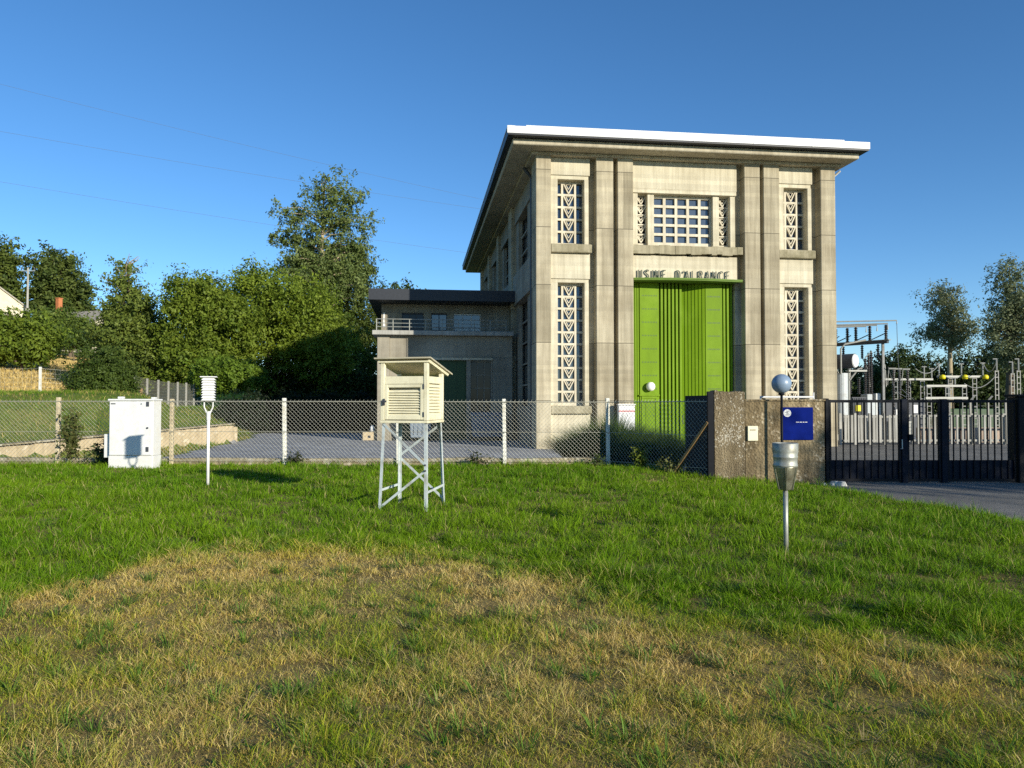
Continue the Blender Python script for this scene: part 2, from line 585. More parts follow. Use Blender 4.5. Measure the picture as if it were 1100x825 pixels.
def dryness(x, y):
    yb = np.interp(x, DRY_X, DRY_Y) + 1.1 * (fbm(x, y, .9, 41) - .5) + .7 * (fbm(x, y, 2.7, 43) - .5)
    t = smooth((yb - y) / 1.5 + .42)
    patch = smooth((fbm(x, y, 1.3, 51, 4) - .34) / .20)
    left = smooth((-x - 1.2 + (y - 5) * .3) / 1.8) * smooth((5.6 - y) / 1.2)      # greener corner at lower left
    return t * np.clip(.36 + .42 * patch + .32 * smooth((2.3 - (yb - y)) / 1.4) - .34 * left - .12 * smooth((4.6 - y) / 1.2), .05, .92)


def lawn_grass(n, d0, d1, fine):
    # tufts: a centre every few blades, the blades fan out of it; density falls as 1/distance
    nt_ = n // 9
    Dc = d0 + RNG.random(nt_) * (d1 - d0)
    ac = (RNG.random(nt_) - .5) * 1.86
    cx, cy = Dc * ac, Dc
    idx = RNG.integers(0, nt_, n)
    big = RNG.random(nt_)
    sp = (.02 + .06 * big)[idx] * (1 if fine else 1.3)
    ang = RNG.random(n) * 2 * PI
    rad = np.abs(RNG.normal(size=n)) * sp
    stray = RNG.random(n) < .22
    u = d0 + RNG.random(n) * (d1 - d0)
    x = np.where(stray, u * (RNG.random(n) - .5) * 1.86, cx[idx] + rad * np.cos(ang))
    y = np.where(stray, u, cy[idx] + rad * np.sin(ang))
    tb = np.where(stray, .5, big[idx])
    keep = (x < lawn_right(y) - .03) & (y < 18.33) & (x > -25) & (y > 1.8)
    if fine:
        keep &= (np.interp(x, DRY_X, DRY_Y) + .9 > y)
    x, y, tb, ang, stray, idx = x[keep], y[keep], tb[keep], ang[keep], stray[keep], idx[keep]
    D = np.maximum(y, 2)
    n = len(x)
    cl = fbm(x, y, 3.5, 61, 3)
    dry = dryness(x, y)
    bare = smooth((fbm(x, y, 3.0, 71, 3) - .60) / .08) * (dry > .25)
    k2 = RNG.random(n) > bare * .45
    x, y, D, cl, dry, tb, ang, stray, idx = [q[k2] for q in (x, y, D, cl, dry, tb, ang, stray, idx)]
    n = len(x)
    zone = smooth((np.interp(x, DRY_X, DRY_Y) - y) / .9 + .3)
    tuftdry = _hash(idx, idx * 7 + 3, 5)
    mixw = np.clip((dry - (.5 * RNG.random(n) + .5 * np.where(stray, RNG.random(n), tuftdry))) / .38 + .5, 0, 1)
    isdry = mixw > .5
    h = np.where(isdry, .025 + .045 * RNG.random(n), .035 + .065 * RNG.random(n))
    lush = (.05 + .11 * RNG.random(n)) * (.55 + .9 * smooth((cl - .25) / .5)) * (.75 + .5 * tb)
    lump = smooth((fbm(x, y, 5.5, 121, 2) - .30) / .40)
    lump2 = smooth((fbm(x, y, 1.5, 131, 3) - .34) / .30)
    h = h * (.55 + .68 * lump)
    lush = lush * (.50 + .40 * lump + .38 * lump2)
    h = h * zone * (.45 + 1.15 * tb * tb + .35 * tb) + lush * (1 - zone)
    if fine: h = h * .8
    wid = (.0018 + .00052 * D) * (.7 + .6 * RNG.random(n)) * np.where(zone > .5, .75, 1.0)
    lean = np.where(isdry, .25 + .95 * RNG.random(n), .15 + .9 * RNG.random(n))
    if fine: lean = lean + .5 * RNG.random(n)
    yaw = RNG.random(n) * 2 * PI
    leanyaw = np.where(stray, RNG.random(n) * 6.28, ang + (RNG.random(n) - .5) * 1.6)
    v = RNG.random((n, 1))
    bright = (.62 + .7 * RNG.random((n, 1)))
    gA, gB = np.array([.060, .165, .005]), np.array([.195, .315, .008])
    patchg = smooth((fbm(x, y, .5, 91, 4) - .3) / .4)[:, None]
    w = np.clip(.35 * v + .35 * patchg + .3 * tuftdry[:, None], 0, 1)
    green = gA * (1 - w) + gB * w
    oldg = np.array([.36, .40, .025])
    green = np.where((RNG.random((n, 1)) < .5) & (zone[:, None] > .4), oldg, green)
    sA, sB, sC = np.array([.72, .55, .21]), np.array([.60, .41, .11]), np.array([.52, .44, .06])
    pick = .5 * RNG.random((n, 1)) + .5 * fbm(x, y, 1.6, 97, 3)[:, None]
    browner = smooth((x - .3) / 2.5)[:, None]
    straw = np.where(pick < .52 - .14 * browner, sA, np.where(pick < .66, sB, sC))
    tint = (green * (1 - mixw[:, None]) + straw * mixw[:, None]) * bright
    deadtip = (RNG.random((n, 1)) < .05)
    tint = np.where(deadtip & ~isdry[:, None], np.array([.42, .36, .14]), tint)
    z = lawn_edge_h(x, y) - .012
    return np.stack([x, y, z], 1), h, wid, lean, yaw, leanyaw, tint


def weeds_on_lawn():
    """broad-leaved plants, seed stalks and coarse tufts among the blades"""
    out = []
    n = 1000
    D = 2.4 + RNG.random(n) * 7.5
    x = D * (RNG.random(n) - .5) * 1.7
    y = D
    for i in range(n):
        if x[i] > lawn_right(y[i]) - .2: continue
        kind = RNG.random()
        if kind < .38:
            m, hh, ww, ln, col = 9, .045, .016, 1.4, np.array([.055, .15, .018])
        elif kind < .85:
            m, hh, ww, ln, col = 26, .12, .0055, .9, np.array([.12, .21, .03])
        else:
            m, hh, ww, ln, col = 22, .09, .005, 1.3, np.array([.45, .36, .16])
        a = RNG.random(m) * 2 * PI
        r = RNG.random(m) * .05
        px, py = x[i] + r * np.cos(a), y[i] + r * np.sin(a)
        P = np.stack([px, py, lawn_edge_h(px, py) - .01], 1)
        t = col * (.6 + .8 * RNG.random((m, 1)))
        out.append((P, hh * (.6 + .7 * RNG.random(m)), ww * (.7 + .6 * RNG.random(m)), ln * (.5 + .8 * RNG.random(m)), a + PI / 2, a, t))
    return [np.concatenate([o[k] for o in out]) for k in range(7)]


A = lawn_grass(560000, 2.3, 18.6, False)
A2 = lawn_grass(520000, 2.2, 8.8, True)
B = weeds_on_lawn()
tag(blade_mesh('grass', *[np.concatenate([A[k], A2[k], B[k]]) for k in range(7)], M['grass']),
    'green and straw coloured grass covering the whole front lawn', 'grass', kind='stuff')


def bank_grass():
    n = 110000
    x = -44 + RNG.random(n) * 34
    y = 18.6 + RNG.random(n) * 34
    d = yard_dist(x, y)
    xv = np.interp(y, [18, 26.2, 39, 43.5, 46.5], [-11.2, -11.95, -13.6, -16.9, -17.4])
    verge = (x < xv) & (d < .02) & (y < 45)
    k = (((d > .45) & (d < 22)) | verge) & (np.abs(x / y) < .95)
    x, y, d, verge = x[k], y[k], d[k], verge[k]
    n = len(x)
    dryp = smooth((fbm(x, y, .45, 33, 4) - .42) / .22)
    isdry = RNG.random(n) < np.where(verge, .40 * dryp + .22, .34 * dryp + .05)
    h = (.10 + .16 * RNG.random(n))
    w = (.012 + .014 * RNG.random(n))
    g = np.array([.125, .215, .018]) * (.6 + .8 * RNG.random((n, 1)))
    s = np.array([.42, .34, .11]) * (.7 + .6 * RNG.random((n, 1)))
    t = np.where(isdry[:, None], s, g)
    P = np.stack([x, y, ground_h(x, y) - .02], 1)
    return P, h, w, .2 + RNG.random(n), RNG.random(n) * 6.28, RNG.random(n) * 6.28, t


def field_straw():
    n = 60000
    y = 48 + RNG.random(n) ** 1.4 * 64
    x = -y * (.50 + .6 * RNG.random(n))
    P = np.stack([x, y, ground_h(x, y) + .03], 1)
    t = np.array([.62, .46, .17]) * (.7 + .5 * RNG.random((n, 1)))
    return P, .22 + .25 * RNG.random(n), .05 + .05 * RNG.random(n), .2 + .6 * RNG.random(n), RNG.random(n) * 6.28, RNG.random(n) * 6.28, t


tag(blade_mesh('field_straw', *field_straw(), M['grass']), 'golden dry straw of the sloping field at left', 'straw', kind='stuff')
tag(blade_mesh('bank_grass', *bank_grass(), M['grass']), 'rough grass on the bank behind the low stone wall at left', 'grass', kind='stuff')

# ------------------------------------------------------------------ trees
def leaf_cloud(centers, radii, per, size, colA, colB, seed, aspect=.6, up=.35, sub=True):
    r = np.random.default_rng(seed)
    k = len(centers)
    ctr = np.repeat(centers, per, 0)
    rad = np.repeat(radii, per)
    n = len(ctr)
    if sub:      # leaves sit on sprays inside each clump
        ns = max(3, per // 14)
        spray = r.normal(size=(k, ns, 3)) * np.array([.55, .55, .42])
        pick = r.integers(0, ns, n)
        off = spray[np.repeat(np.arange(k), per), pick] + r.normal(size=(n, 3)) * .2
    else:
        off = r.normal(size=(n, 3)) * .5
    P = ctr + off * rad[:, None]
    nr = r.normal(size=(n, 3)) * .75 + off / (np.linalg.norm(off, axis=1, keepdims=True) + 1e-6) * 1.15 + np.array([0, 0, up])
    nr /= np.linalg.norm(nr, axis=1, keepdims=True)
    t = np.cross(nr, r.normal(size=(n, 3)))
    t /= np.linalg.norm(t, axis=1, keepdims=True) + 1e-9
    b = np.cross(nr, t)
    s = size * (.6 + .8 * r.random(n))[:, None]
    v = np.stack([P - t * s, P + b * s * aspect * .8 - t * s * .1, P + t * s, P - b * s * aspect * .8 - t * s * .1], 1).reshape(-1, 3)
    q = np.arange(n * 4)
    ctone = np.repeat(r.random(k), per)
    w = np.clip(.5 * ctone + .5 * r.random(n), 0, 1)[:, None]
    c = np.array(colA) * (1 - w) + np.array(colB) * w
    c = np.repeat(c, 4, 0)
    return v, q, np.arange(n) * 4, c


def make_tree(name, label, cat, base, H, blobs, ncl, per, size, colA, colB, seed, trunk_r=.25, group=None,
              clr=.9, bark='bark', limbs=26, shell=.55, trunk_top=.8, aspect=.6, lumps=.35, leafmul=1.7):
    """blobs: (cx, cy, cz, rx, ry, rz) relative to the base"""
    r = np.random.default_rng(seed)
    root = thing(name, label, cat, base, 0, group)
    bl = np.array(blobs, float)
    vol = bl[:, 3] * bl[:, 4] + bl[:, 5] * bl[:, 3]
    pick = r.choice(len(bl), ncl, p=vol / vol.sum())
    d = r.normal(size=(ncl, 3))
    d /= np.linalg.norm(d, axis=1, keepdims=True)
    rr = np.where(r.random(ncl) < shell, .78 + .24 * r.random(ncl), r.random(ncl) ** .5 * .85)
    # uneven outline: bulges and dents by direction
    az = np.arctan2(d[:, 1], d[:, 0])
    rr = rr * (1 - lumps / 2 + lumps * (.5 + .25 * np.sin(az * 3 + seed + pick) + .25 * np.sin(d[:, 2] * 5 + az * 2 + seed * 1.7)) + .12 * r.normal(size=ncl) * lumps)
    C = bl[pick, :3] + d * rr[:, None] * bl[pick, 3:]
    C[:, 2] = np.maximum(C[:, 2], .25)
    rad = clr * (.6 + .75 * r.random(ncl))
    per, size = int(per * leafmul), size * .74
    v, q, st, c = leaf_cloud(C, rad, per, size, colA, colB, seed + 5, aspect)
    mb = MB()
    top = trunk_top * H
    cx, cy = bl[:, 0].mean() * .5, bl[:, 1].mean() * .5
    tp = [(0, 0, -.3)] + [(cx * t + .15 * math.sin(3 * t + seed), cy * t + .15 * math.cos(2.3 * t + seed), top * t) for t in (.05, .2, .4, .6, .8, 1)]
    mb.tube(tp, [trunk_r * k for k in (1.35, 1.1, .9, .75, .55, .35, .1)], 8)
    order = r.permutation(ncl)[:limbs]
    for i in order:
        e = Vector(C[i])
        zt = max(.12 * H, min(e.z - (.25 + .2 * r.random()) * math.hypot(e.x, e.y), top * .95))
        t = zt / top
        s = Vector((cx * t, cy * t, zt))
        mid = s.lerp(e, .5) + Vector((r.normal() * .2, r.normal() * .2, .12 * (e - s).length))
        r0 = trunk_r * (.42 - .28 * t)
        mb.tube([s, mid, e], [r0, r0 * .6, .015], 5, caps=False)
    mb.build('trunk', M[bark], root, smooth=True)
    np_mesh('crown', v, q, st, M['leaf'], root, tint=c)
    return root


def gz(x, y):
    return float(ground_h(np.array([x]), np.array([y]))[0])


def tree_px(name, label, cat, px, D, pytop, blobs_px, **kw):
    """blobs_px: (px, py, half width px, half height px[, depth offset m, depth radius factor]); converted to metres at the tree's own distance"""
    s = D / FOC
    X = (px - 550) * s
    z0 = gz(X, D)
    bl = []
    for b in blobs_px:
        dy = b[4] if len(b) > 4 else 0
        bl.append(((b[0] - px) * s, dy, EYE + (HOR - b[1]) * s - z0, b[2] * s, (b[5] if len(b) > 5 else 1.0) * b[2] * s, b[3] * s))
    H = EYE + (HOR - pytop) * s - z0
    return make_tree(name, label, cat, (X, D, z0), H, bl, **kw)


G_LIT = ((.080, .130, .012), (.235, .300, .030))
G_DARK = ((.028, .058, .012), (.085, .120, .020))
G_PALE = ((.085, .130, .035), (.205, .250, .070))
G_BLUE = ((.035, .070, .024), (.090, .130, .042))

# left wood
tree_px('deciduous_tree', 'tall open-crowned tree rising highest above the leafy mass beside the building', 'tree', 345, 70, 182,
        [(352, 196, 15, 14), (332, 206, 15, 14), (372, 212, 18, 14), (316, 228, 18, 12), (346, 226, 22, 16), (386, 236, 16, 10), (365, 240, 22, 12),
         (306, 254, 18, 10), (338, 258, 24, 16), (382, 262, 16, 10), (328, 284, 30, 18), (368, 284, 28, 22), (350, 306, 42, 24)],
        ncl=230, per=60, size=.18, colA=G_PALE[0], colB=G_PALE[1], seed=3, trunk_r=.42, clr=.85, bark='bark_pale', limbs=70, shell=.55, trunk_top=.95, lumps=.3, leafmul=2.0)
tree_px('ivy_clad_tree', 'dark ivy covered tree standing right against the end of the annex', 'tree', 375, 74, 262,
        [(372, 292, 28, 28), (338, 290, 28, 22), (385, 335, 22, 42), (380, 390, 30, 44), (355, 335, 30, 36)],
        ncl=420, per=80, size=.17, colA=G_DARK[0], colB=(.115, .140, .022), seed=4, trunk_r=.35, clr=.9, shell=.75)
tree_px('broadleaf_tree', 'broad leafy tree with rounded top left of the tall open tree', 'tree', 285, 61, 290,
        [(285, 325, 42, 32), (320, 335, 40, 34), (250, 345, 34, 34), (285, 380, 60, 36), (340, 375, 40, 40), (275, 305, 24, 16)],
        ncl=420, per=85, size=.17, colA=G_LIT[0], colB=G_LIT[1], seed=5, trunk_r=.3, clr=.95, shell=.8, group='leafy trees behind the yard')
tree_px('broadleaf_tree', 'bright leafy tree between the bare-topped tree and the broad rounded tree', 'tree', 222, 56, 294,
        [(215, 318, 30, 22), (205, 350, 30, 34), (240, 352, 34, 36), (220, 388, 40, 30)],
        ncl=300, per=85, size=.17, colA=G_LIT[0], colB=(.205, .260, .030), seed=6, trunk_r=.28, clr=.95, shell=.8, group='leafy trees behind the yard')
tree_px('broadleaf_tree', 'leafy tree low in front of the annex end, darkest at its foot', 'tree', 340, 67, 322,
        [(340, 355, 40, 30), (365, 385, 34, 40), (320, 395, 34, 36), (388, 405, 26, 34)],
        ncl=240, per=85, size=.16, colA=(.045, .085, .012), colB=(.150, .195, .024), seed=7, trunk_r=.25, clr=.85, shell=.8, group='leafy trees behind the yard')
tree_px('bare_topped_tree', 'bushy tree with a thin spiky bare top above the hillside', 'tree', 140, 58, 276,
        [(133, 290, 7, 12), (135, 311, 12, 13), (140, 334, 24, 15), (146, 360, 36, 24), (158, 390, 42, 26), (120, 366, 15, 20)],
        ncl=330, per=75, size=.17, colA=(.075, .115, .020), colB=(.195, .240, .042), seed=8, trunk_r=.28, clr=.9, shell=.75, limbs=60, trunk_top=.98, lumps=.5)
# bare crooked twigs at that tree's tip belong to its trunk, built as a part
tip = [o for o in bpy.data.objects if o.name == 'bare_topped_tree'][0]
mb = MB()
tz = (HOR - 276) / FOC * 58 + EYE - tip.location.z
rr = random.Random(5)
for k in range(20):
    z0 = tz - 3.6 + 3.2 * rr.random()
    a = rr.random() * 6.28
    L = .5 + 1.1 * rr.random()
    x0 = -.65 + .2 * rr.random()
    mb.tube([(x0, 0, z0), (x0 + .5 * L * math.cos(a), .5 * L * math.sin(a), z0 + .25), (x0 + L * math.cos(a), L * math.sin(a), z0 + .5 + .3 * rr.random())], [.05, .035, .012], 5)
mb.tube([(-.6, 0, tz - 5), (-.55, 0, tz - 2.5), (-.25, .1, tz - .4), (.5, 0, tz + .1)], [.12, .09, .06, .02], 6)
mb.build('bare_twigs', M['bark_pale'], tip)

tree_px('evergreen_shrub', 'dense dark round evergreen bush on the bank left of the white cabinet', 'shrub', 111, 37, 368,
        [(112, 404, 27, 31), (108, 418, 29, 24), (120, 412, 21, 24)],
        ncl=330, per=80, size=.085, colA=(.036, .068, .012), colB=(.105, .150, .024), seed=9, trunk_r=.12, clr=.42, shell=.9, limbs=10, lumps=.2)
tree_px('hillside_tree', 'dark tree cut off by the left edge above the pale gable', 'tree', 2, 135, 258,
        [(0, 280, 18, 20), (-16, 300, 28, 28), (6, 312, 13, 20), (-4, 330, 20, 20)],
        ncl=170, per=60, size=.42, colA=G_DARK[0], colB=(.150, .185, .032), seed=10, trunk_r=.5, clr=1.8, shell=.8)
tree_px('hillside_tree', 'large round-headed tree behind the pole on the hill', 'tree', 62, 138, 268,
        [(60, 296, 24, 24), (50, 318, 18, 20), (78, 320, 16, 18), (62, 332, 24, 14)],
        ncl=200, per=60, size=.42, colA=G_DARK[0], colB=(.145, .180, .038), seed=11, trunk_r=.5, clr=1.8, shell=.8)
tree_px('garden_tree', 'bright spreading tree over the end of the post and mesh fence', 'tree', 24, 72, 334,
        [(20, 362, 36, 24), (-10, 362, 30, 26), (44, 372, 14, 14)],
        ncl=230, per=75, size=.22, colA=(.075, .125, .014), colB=(.200, .260, .028), seed=12, trunk_r=.25, clr=1.0, shell=.75)
tree_px('garden_tree', 'mid green garden bush in front of the house with the orange chimney', 'tree', 74, 104, 322,
        [(58, 350, 20, 15), (82, 356, 16, 12), (70, 360, 24, 10)],
        ncl=190, per=60, size=.30, colA=(.065, .110, .018), colB=(.150, .195, .030), seed=13, trunk_r=.25, clr=1.3, shell=.75)
tree_px('clipped_hedge', 'long low clipped hedge along the top of the dry field', 'hedge', 78, 92, 358,
        [(60, 364, 10, 7), (72, 364, 12, 7), (84, 364, 12, 7), (95, 364, 10, 7)],
        ncl=110, per=50, size=.22, colA=(.040, .075, .012), colB=(.080, .120, .018), seed=14, trunk_r=.08, clr=.7, shell=.6, limbs=6)
tree_px('far_tree', 'small treetop just showing above the annex roof', 'tree', 430, 84, 304,
        [(430, 325, 26, 20), (430, 360, 30, 40)],
        ncl=120, per=60, size=.28, colA=G_DARK[0], colB=G_BLUE[1], seed=15, trunk_r=.3, clr=1.3)
# shaded ivy hedge at the back of the yard
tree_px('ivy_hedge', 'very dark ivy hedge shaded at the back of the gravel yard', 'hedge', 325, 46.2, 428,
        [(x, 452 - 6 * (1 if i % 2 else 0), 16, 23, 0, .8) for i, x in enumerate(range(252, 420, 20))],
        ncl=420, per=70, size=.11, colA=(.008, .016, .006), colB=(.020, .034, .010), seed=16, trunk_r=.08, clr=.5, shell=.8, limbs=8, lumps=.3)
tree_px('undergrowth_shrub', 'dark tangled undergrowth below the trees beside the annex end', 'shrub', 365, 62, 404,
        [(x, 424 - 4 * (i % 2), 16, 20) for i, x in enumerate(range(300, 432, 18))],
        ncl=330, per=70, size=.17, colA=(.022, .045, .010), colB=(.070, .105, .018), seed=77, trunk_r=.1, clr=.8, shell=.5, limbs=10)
tree_px('rounded_shrub', 'bright green arching shrub over the dark green mesh fence', 'shrub', 240, 49.6, 384,
        [(240, 400, 24, 14), (260, 405, 20, 15), (222, 404, 15, 14)],
        ncl=150, per=80, size=.13, colA=(.080, .140, .014), colB=(.175, .260, .024), seed=17, trunk_r=.1, clr=.6)

# right side
tree_px('feathery_tree', 'airy tree with pale visible trunk standing clear behind the switchyard', 'tree', 1022, 92, 303,
        [(1017, 314, 10, 11), (1008, 330, 11, 10), (1026, 333, 12, 11), (1014, 347, 16, 10), (1034, 352, 12, 9), (1001, 358, 10, 8), (1024, 366, 18, 9)],
        ncl=120, per=55, size=.20, colA=(.135, .165, .080), colB=(.28, .30, .16), seed=18, trunk_r=.4, clr=1.25, bark='bark_pale', limbs=80, shell=.6, trunk_top=.92, lumps=.5)
tree_px('feathery_tree', 'taller airy tree cut off by the right edge behind the switchyard', 'tree', 1084, 84, 278,
        [(1086, 296, 12, 16), (1094, 318, 18, 18), (1080, 338, 15, 15), (1102, 346, 24, 22), (1072, 358, 12, 9), (1092, 378, 26, 16)],
        ncl=200, per=60, size=.20, colA=(.115, .145, .070), colB=(.25, .275, .14), seed=19, trunk_r=.45, clr=1.2, bark='bark', limbs=80, shell=.6, trunk_top=.95, lumps=.5)
for i, (px, top, w, lab) in enumerate([
        (925, 388, 26, 'dark low tree behind the transformer at the right of the building'),
        (968, 371, 26, 'dark rounded tree just right of the busbar gantry post'),
        (1010, 385, 30, 'dark bushy tree at the foot of the airy pale-trunked tree'),
        (1050, 376, 28, 'dark tree filling the gap between the two airy trees'),
        (1088, 388, 32, 'dark undergrowth tree below the tall tree at the right edge'),
        (1140, 370, 40, 'dark tree just beyond the right edge of the switchyard')]):
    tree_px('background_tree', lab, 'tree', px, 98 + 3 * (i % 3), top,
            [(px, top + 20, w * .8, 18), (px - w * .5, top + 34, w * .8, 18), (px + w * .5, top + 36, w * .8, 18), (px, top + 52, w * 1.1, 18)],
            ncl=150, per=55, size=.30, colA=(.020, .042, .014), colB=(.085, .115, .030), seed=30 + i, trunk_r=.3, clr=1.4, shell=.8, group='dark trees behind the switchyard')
# the tree whose dappled shade falls on the gate stands right of the camera
make_tree('roadside_tree', 'roadside tree to the right of the gate, outside the picture, casting shade', 'tree', (22.1, 1.6, -.25), 9.0,
          [(0, 0, 6.2, 2.3, 2.4, 1.3), (-1.2, 1.4, 5.9, 1.5, 1.5, 1.0), (1.3, -.8, 6.1, 1.6, 1.6, 1.0), (1.6, 1.6, 6.6, 1.3, 1.3, 1.0), (2.4, 2.2, 6.2, 1.5, 1.5, 1.1), (3.4, 3.0, 6.0, 1.3, 1.3, 1.0)],
          150, 50, .11, G_LIT[0], G_LIT[1], 50, trunk_r=.2, clr=.75, shell=.6)

# tufted broom bush behind the fence
def broom(name, label, px, py, D, wpx, hpx, nst, seed, colA, colB):
    r = np.random.default_rng(seed)
    s = D / FOC
    x0 = (px - 550) * s
    root = thing(name, label, 'shrub', (x0, D, gz(x0, D)))
    R, H = wpx * s / 2, EYE + (HOR - py) * s - root.location.z
    a = r.random(nst) * 2 * PI
    q = np.sqrt(r.random(nst))
    P = np.stack([q * .45 * R * np.cos(a), q * .35 * R * np.sin(a), np.zeros(nst)], 1)
    h = H * (.75 + .35 * r.random(nst)) * (1 - .35 * q)
    lean = q * R / H * (.5 + .5 * r.random(nst)) + .15 * r.random(nst)
    col = np.array(colA) + (np.array(colB) - np.array(colA)) * r.random((nst, 1))
    blade_mesh('stems', P, h, .012 + .010 * r.random(nst), lean, r.random(nst) * 6.28, a + r.normal(size=nst) * .35, col, M['leaf'], parent=root)
    return root


broom('broom_bush', 'wide dark green wispy broom bush behind the fence below the tall window', 656, 436, 20.4, 165, 60, 9000, 60, (.030, .065, .012), (.115, .165, .030))
broom('broom_bush', 'darker lower broom bush in front of the green doors', 708, 452, 20.2, 100, 50, 4200, 61, (.018, .040, .010), (.065, .100, .022))

# ------------------------------------------------------------------ the power station
TH = math.atan2(.125, .992)
bld = thing('power_station', 'tall beige concrete power station with green doors and lattice windows', 'building', (.97, 30.0, -.35), TH)
HT = 12.0
PIL = [(0, .62), (2.5, 3.22), (3.4, 4.06), (8.87, 9.56), (9.72, 10.42), (12.28, 12.95)]
for a, b in PIL:
    MB().box(a, b, 0, .72, 0, HT).build('pilaster', M['pilaster'], bld, bevel=.02)
gaps = [(2.28, 2.5), (3.22, 3.4), (8.62, 8.87), (9.56, 9.72), (12.02, 12.28)]
mb = MB()
for a, b in gaps: mb.box(a, b, .46, .72, 0, HT)
mb.build('recessed_wall', M['pilaster'], bld)
YP = .2


def panel(u0, u1, z0, z1, y0=YP, mat='panel'):
    return MB().box(u0, u1, y0, .72, z0, z1).build('panel', M[mat], bld, bevel=.012)


def lattice_cells(mb, u0, u1, z0, z1, rows, y0, y1, t=.045):
    """V-shaped infill with a smaller triangle inside every cell"""
    hz = (z1 - z0) / rows
    uc = (u0 + u1) / 2
    for k in range(rows):
        b, tp = z0 + k * hz + .04, z0 + (k + 1) * hz - .03
        yc = (y0 + y1) / 2
        mb.bar((u0 + .01, yc, tp), (uc, yc - .001, b), t, y1 - y0, up=(0, 1, 0))
        mb.bar((u1 - .01, yc, tp), (uc, yc + .001, b), t, y1 - y0, up=(0, 1, 0))
        iw, it, ib = (u1 - u0) * .24, tp - hz * .10, tp - hz * .5
        mb.bar((uc - iw, yc + .012, it), (uc, yc + .011, ib), t * .6, (y1 - y0) * .6, up=(0, 1, 0))
        mb.bar((uc + iw, yc + .012, it), (uc, yc + .010, ib), t * .6, (y1 - y0) * .6, up=(0, 1, 0))
        mb.bar((uc - iw, yc + .013, it), (uc + iw, yc + .013, it), t * .5, (y1 - y0) * .55, up=(0, 1, 0))


def lattice_window(u0, u1, z0, z1, rows, label=None):
    w = u1 - u0
    fr = MB()
    ya, yb = .57, .66
    cols = [u0 + w * .235, u0 + w * .73]                    # two uprights: plain cell, V cell, plain cell
    bw = .085
    fr.box(u0, u1, ya + .003, yb - .003, z0, z0 + .13)
    zz0 = z0 + .13
    for k in range(1, rows + 1):
        zz = zz0 + (z1 - zz0) * k / rows
        fr.box(u0, u1, ya, yb, zz - .085, zz if k < rows else z1)
    for c in cols:
        fr.box(c - bw / 2, c + bw / 2, ya - .004, yb + .004, zz0 - .02, z1 - .02)
    o = fr.build('window', M['lattice'], bld)
    if label: o['label'] = label
    lt = MB()
    lattice_cells(lt, cols[0] + bw / 2, cols[1] - bw / 2, zz0, z1 - .03, rows, ya, yb)
    lt.build('lattice', M['lattice'], o)
    MB().box(u0, u1, .70, .716, z0, z1).build('glass', M['glass'], o)
    return o


def sill(u0, u1, z0, z1, y0=.04):
    return MB().box(u0, u1, y0, .715, z0, z1).build('sill', M['sill'], bld, bevel=.03)


Z_F1, Z_F0, Z_WT, Z_WB, Z_S0, Z_L1, Z_LT, Z_LB, Z_LS = 11.93, 11.22, 11.06, 8.36, 8.0, 6.95, 6.80, 1.75, 1.42
for (a, b, o0, o1, j1) in [(.62, 2.28, .93, 2.04, 2.22), (10.42, 12.02, 10.72, 11.78, 11.96)]:
    panel(a, b, Z_F0, Z_F1)
    panel(a, b - .05, Z_WT, Z_F0 - .004, YP + .05)                # lintel under the frieze
    panel(a, o0, Z_WB, Z_WT - .003, YP + .0); panel(o1, j1, Z_WB, Z_WT - .003, YP - .02)
    lattice_window(o0, o1, Z_WB, Z_WT - .003, 5)
    sill(a, b + .05, Z_S0, Z_WB - .003)
    panel(a, b, Z_L1, Z_S0 - .003)
    panel(a, b - .05, Z_LT, Z_L1 - .004, YP + .05)
    panel(a, o0, Z_LB, Z_LT - .003, YP + .0); panel(o1, j1, Z_LB, Z_LT - .003, YP - .02)
    lattice_window(o0, o1, Z_LB, Z_LT - .003, 10)
    sill(a, b + .03, Z_LS, Z_LB - .003)
    panel(a, b, 0, Z_LS - .003)
    MB().box(j1 + .002, b, .46, .715, Z_WB, Z_WT - .004).build('recessed_wall', M['pilaster'], bld)
    MB().box(j1 + .002, b, .46, .715, Z_LB, Z_LT - .004).build('recessed_wall', M['pilaster'], bld)
# centre bay
a, b = 4.06, 8.62
panel(a, b, 10.78, Z_F1)
panel(a, b - .03, 10.60, 10.776, YP - .03)
ZB, ZT = 8.42, 10.597
panel(a, 4.32, ZB, ZT, YP + .04); panel(8.34, b - .06, ZB, ZT, YP + .04)
panel(4.76, 5.04, ZB, ZT, YP + .10); panel(7.60, 7.88, ZB, ZT, YP + .10)
cw = MB()
ya, yb = .50, .60
u0, u1 = 5.04, 7.60
for k in range(6):
    c = u0 + (u1 - u0) * k / 5
    cw.box(max(u0, c - .058), min(u1, c + .058), ya, yb, ZB, ZT)
for k in range(6):
    zz = ZB + .14 + (ZT - .06 - ZB - .14) * k / 5
    cw.box(u0, u1, ya + .004, yb - .004, zz - (.14 if k == 0 else .055), zz + .055)
wo = cw.build('window', M['lattice'], bld)
MB().box(u0, u1, .603, .62, ZB, ZT).build('glass', M['glass'], wo)
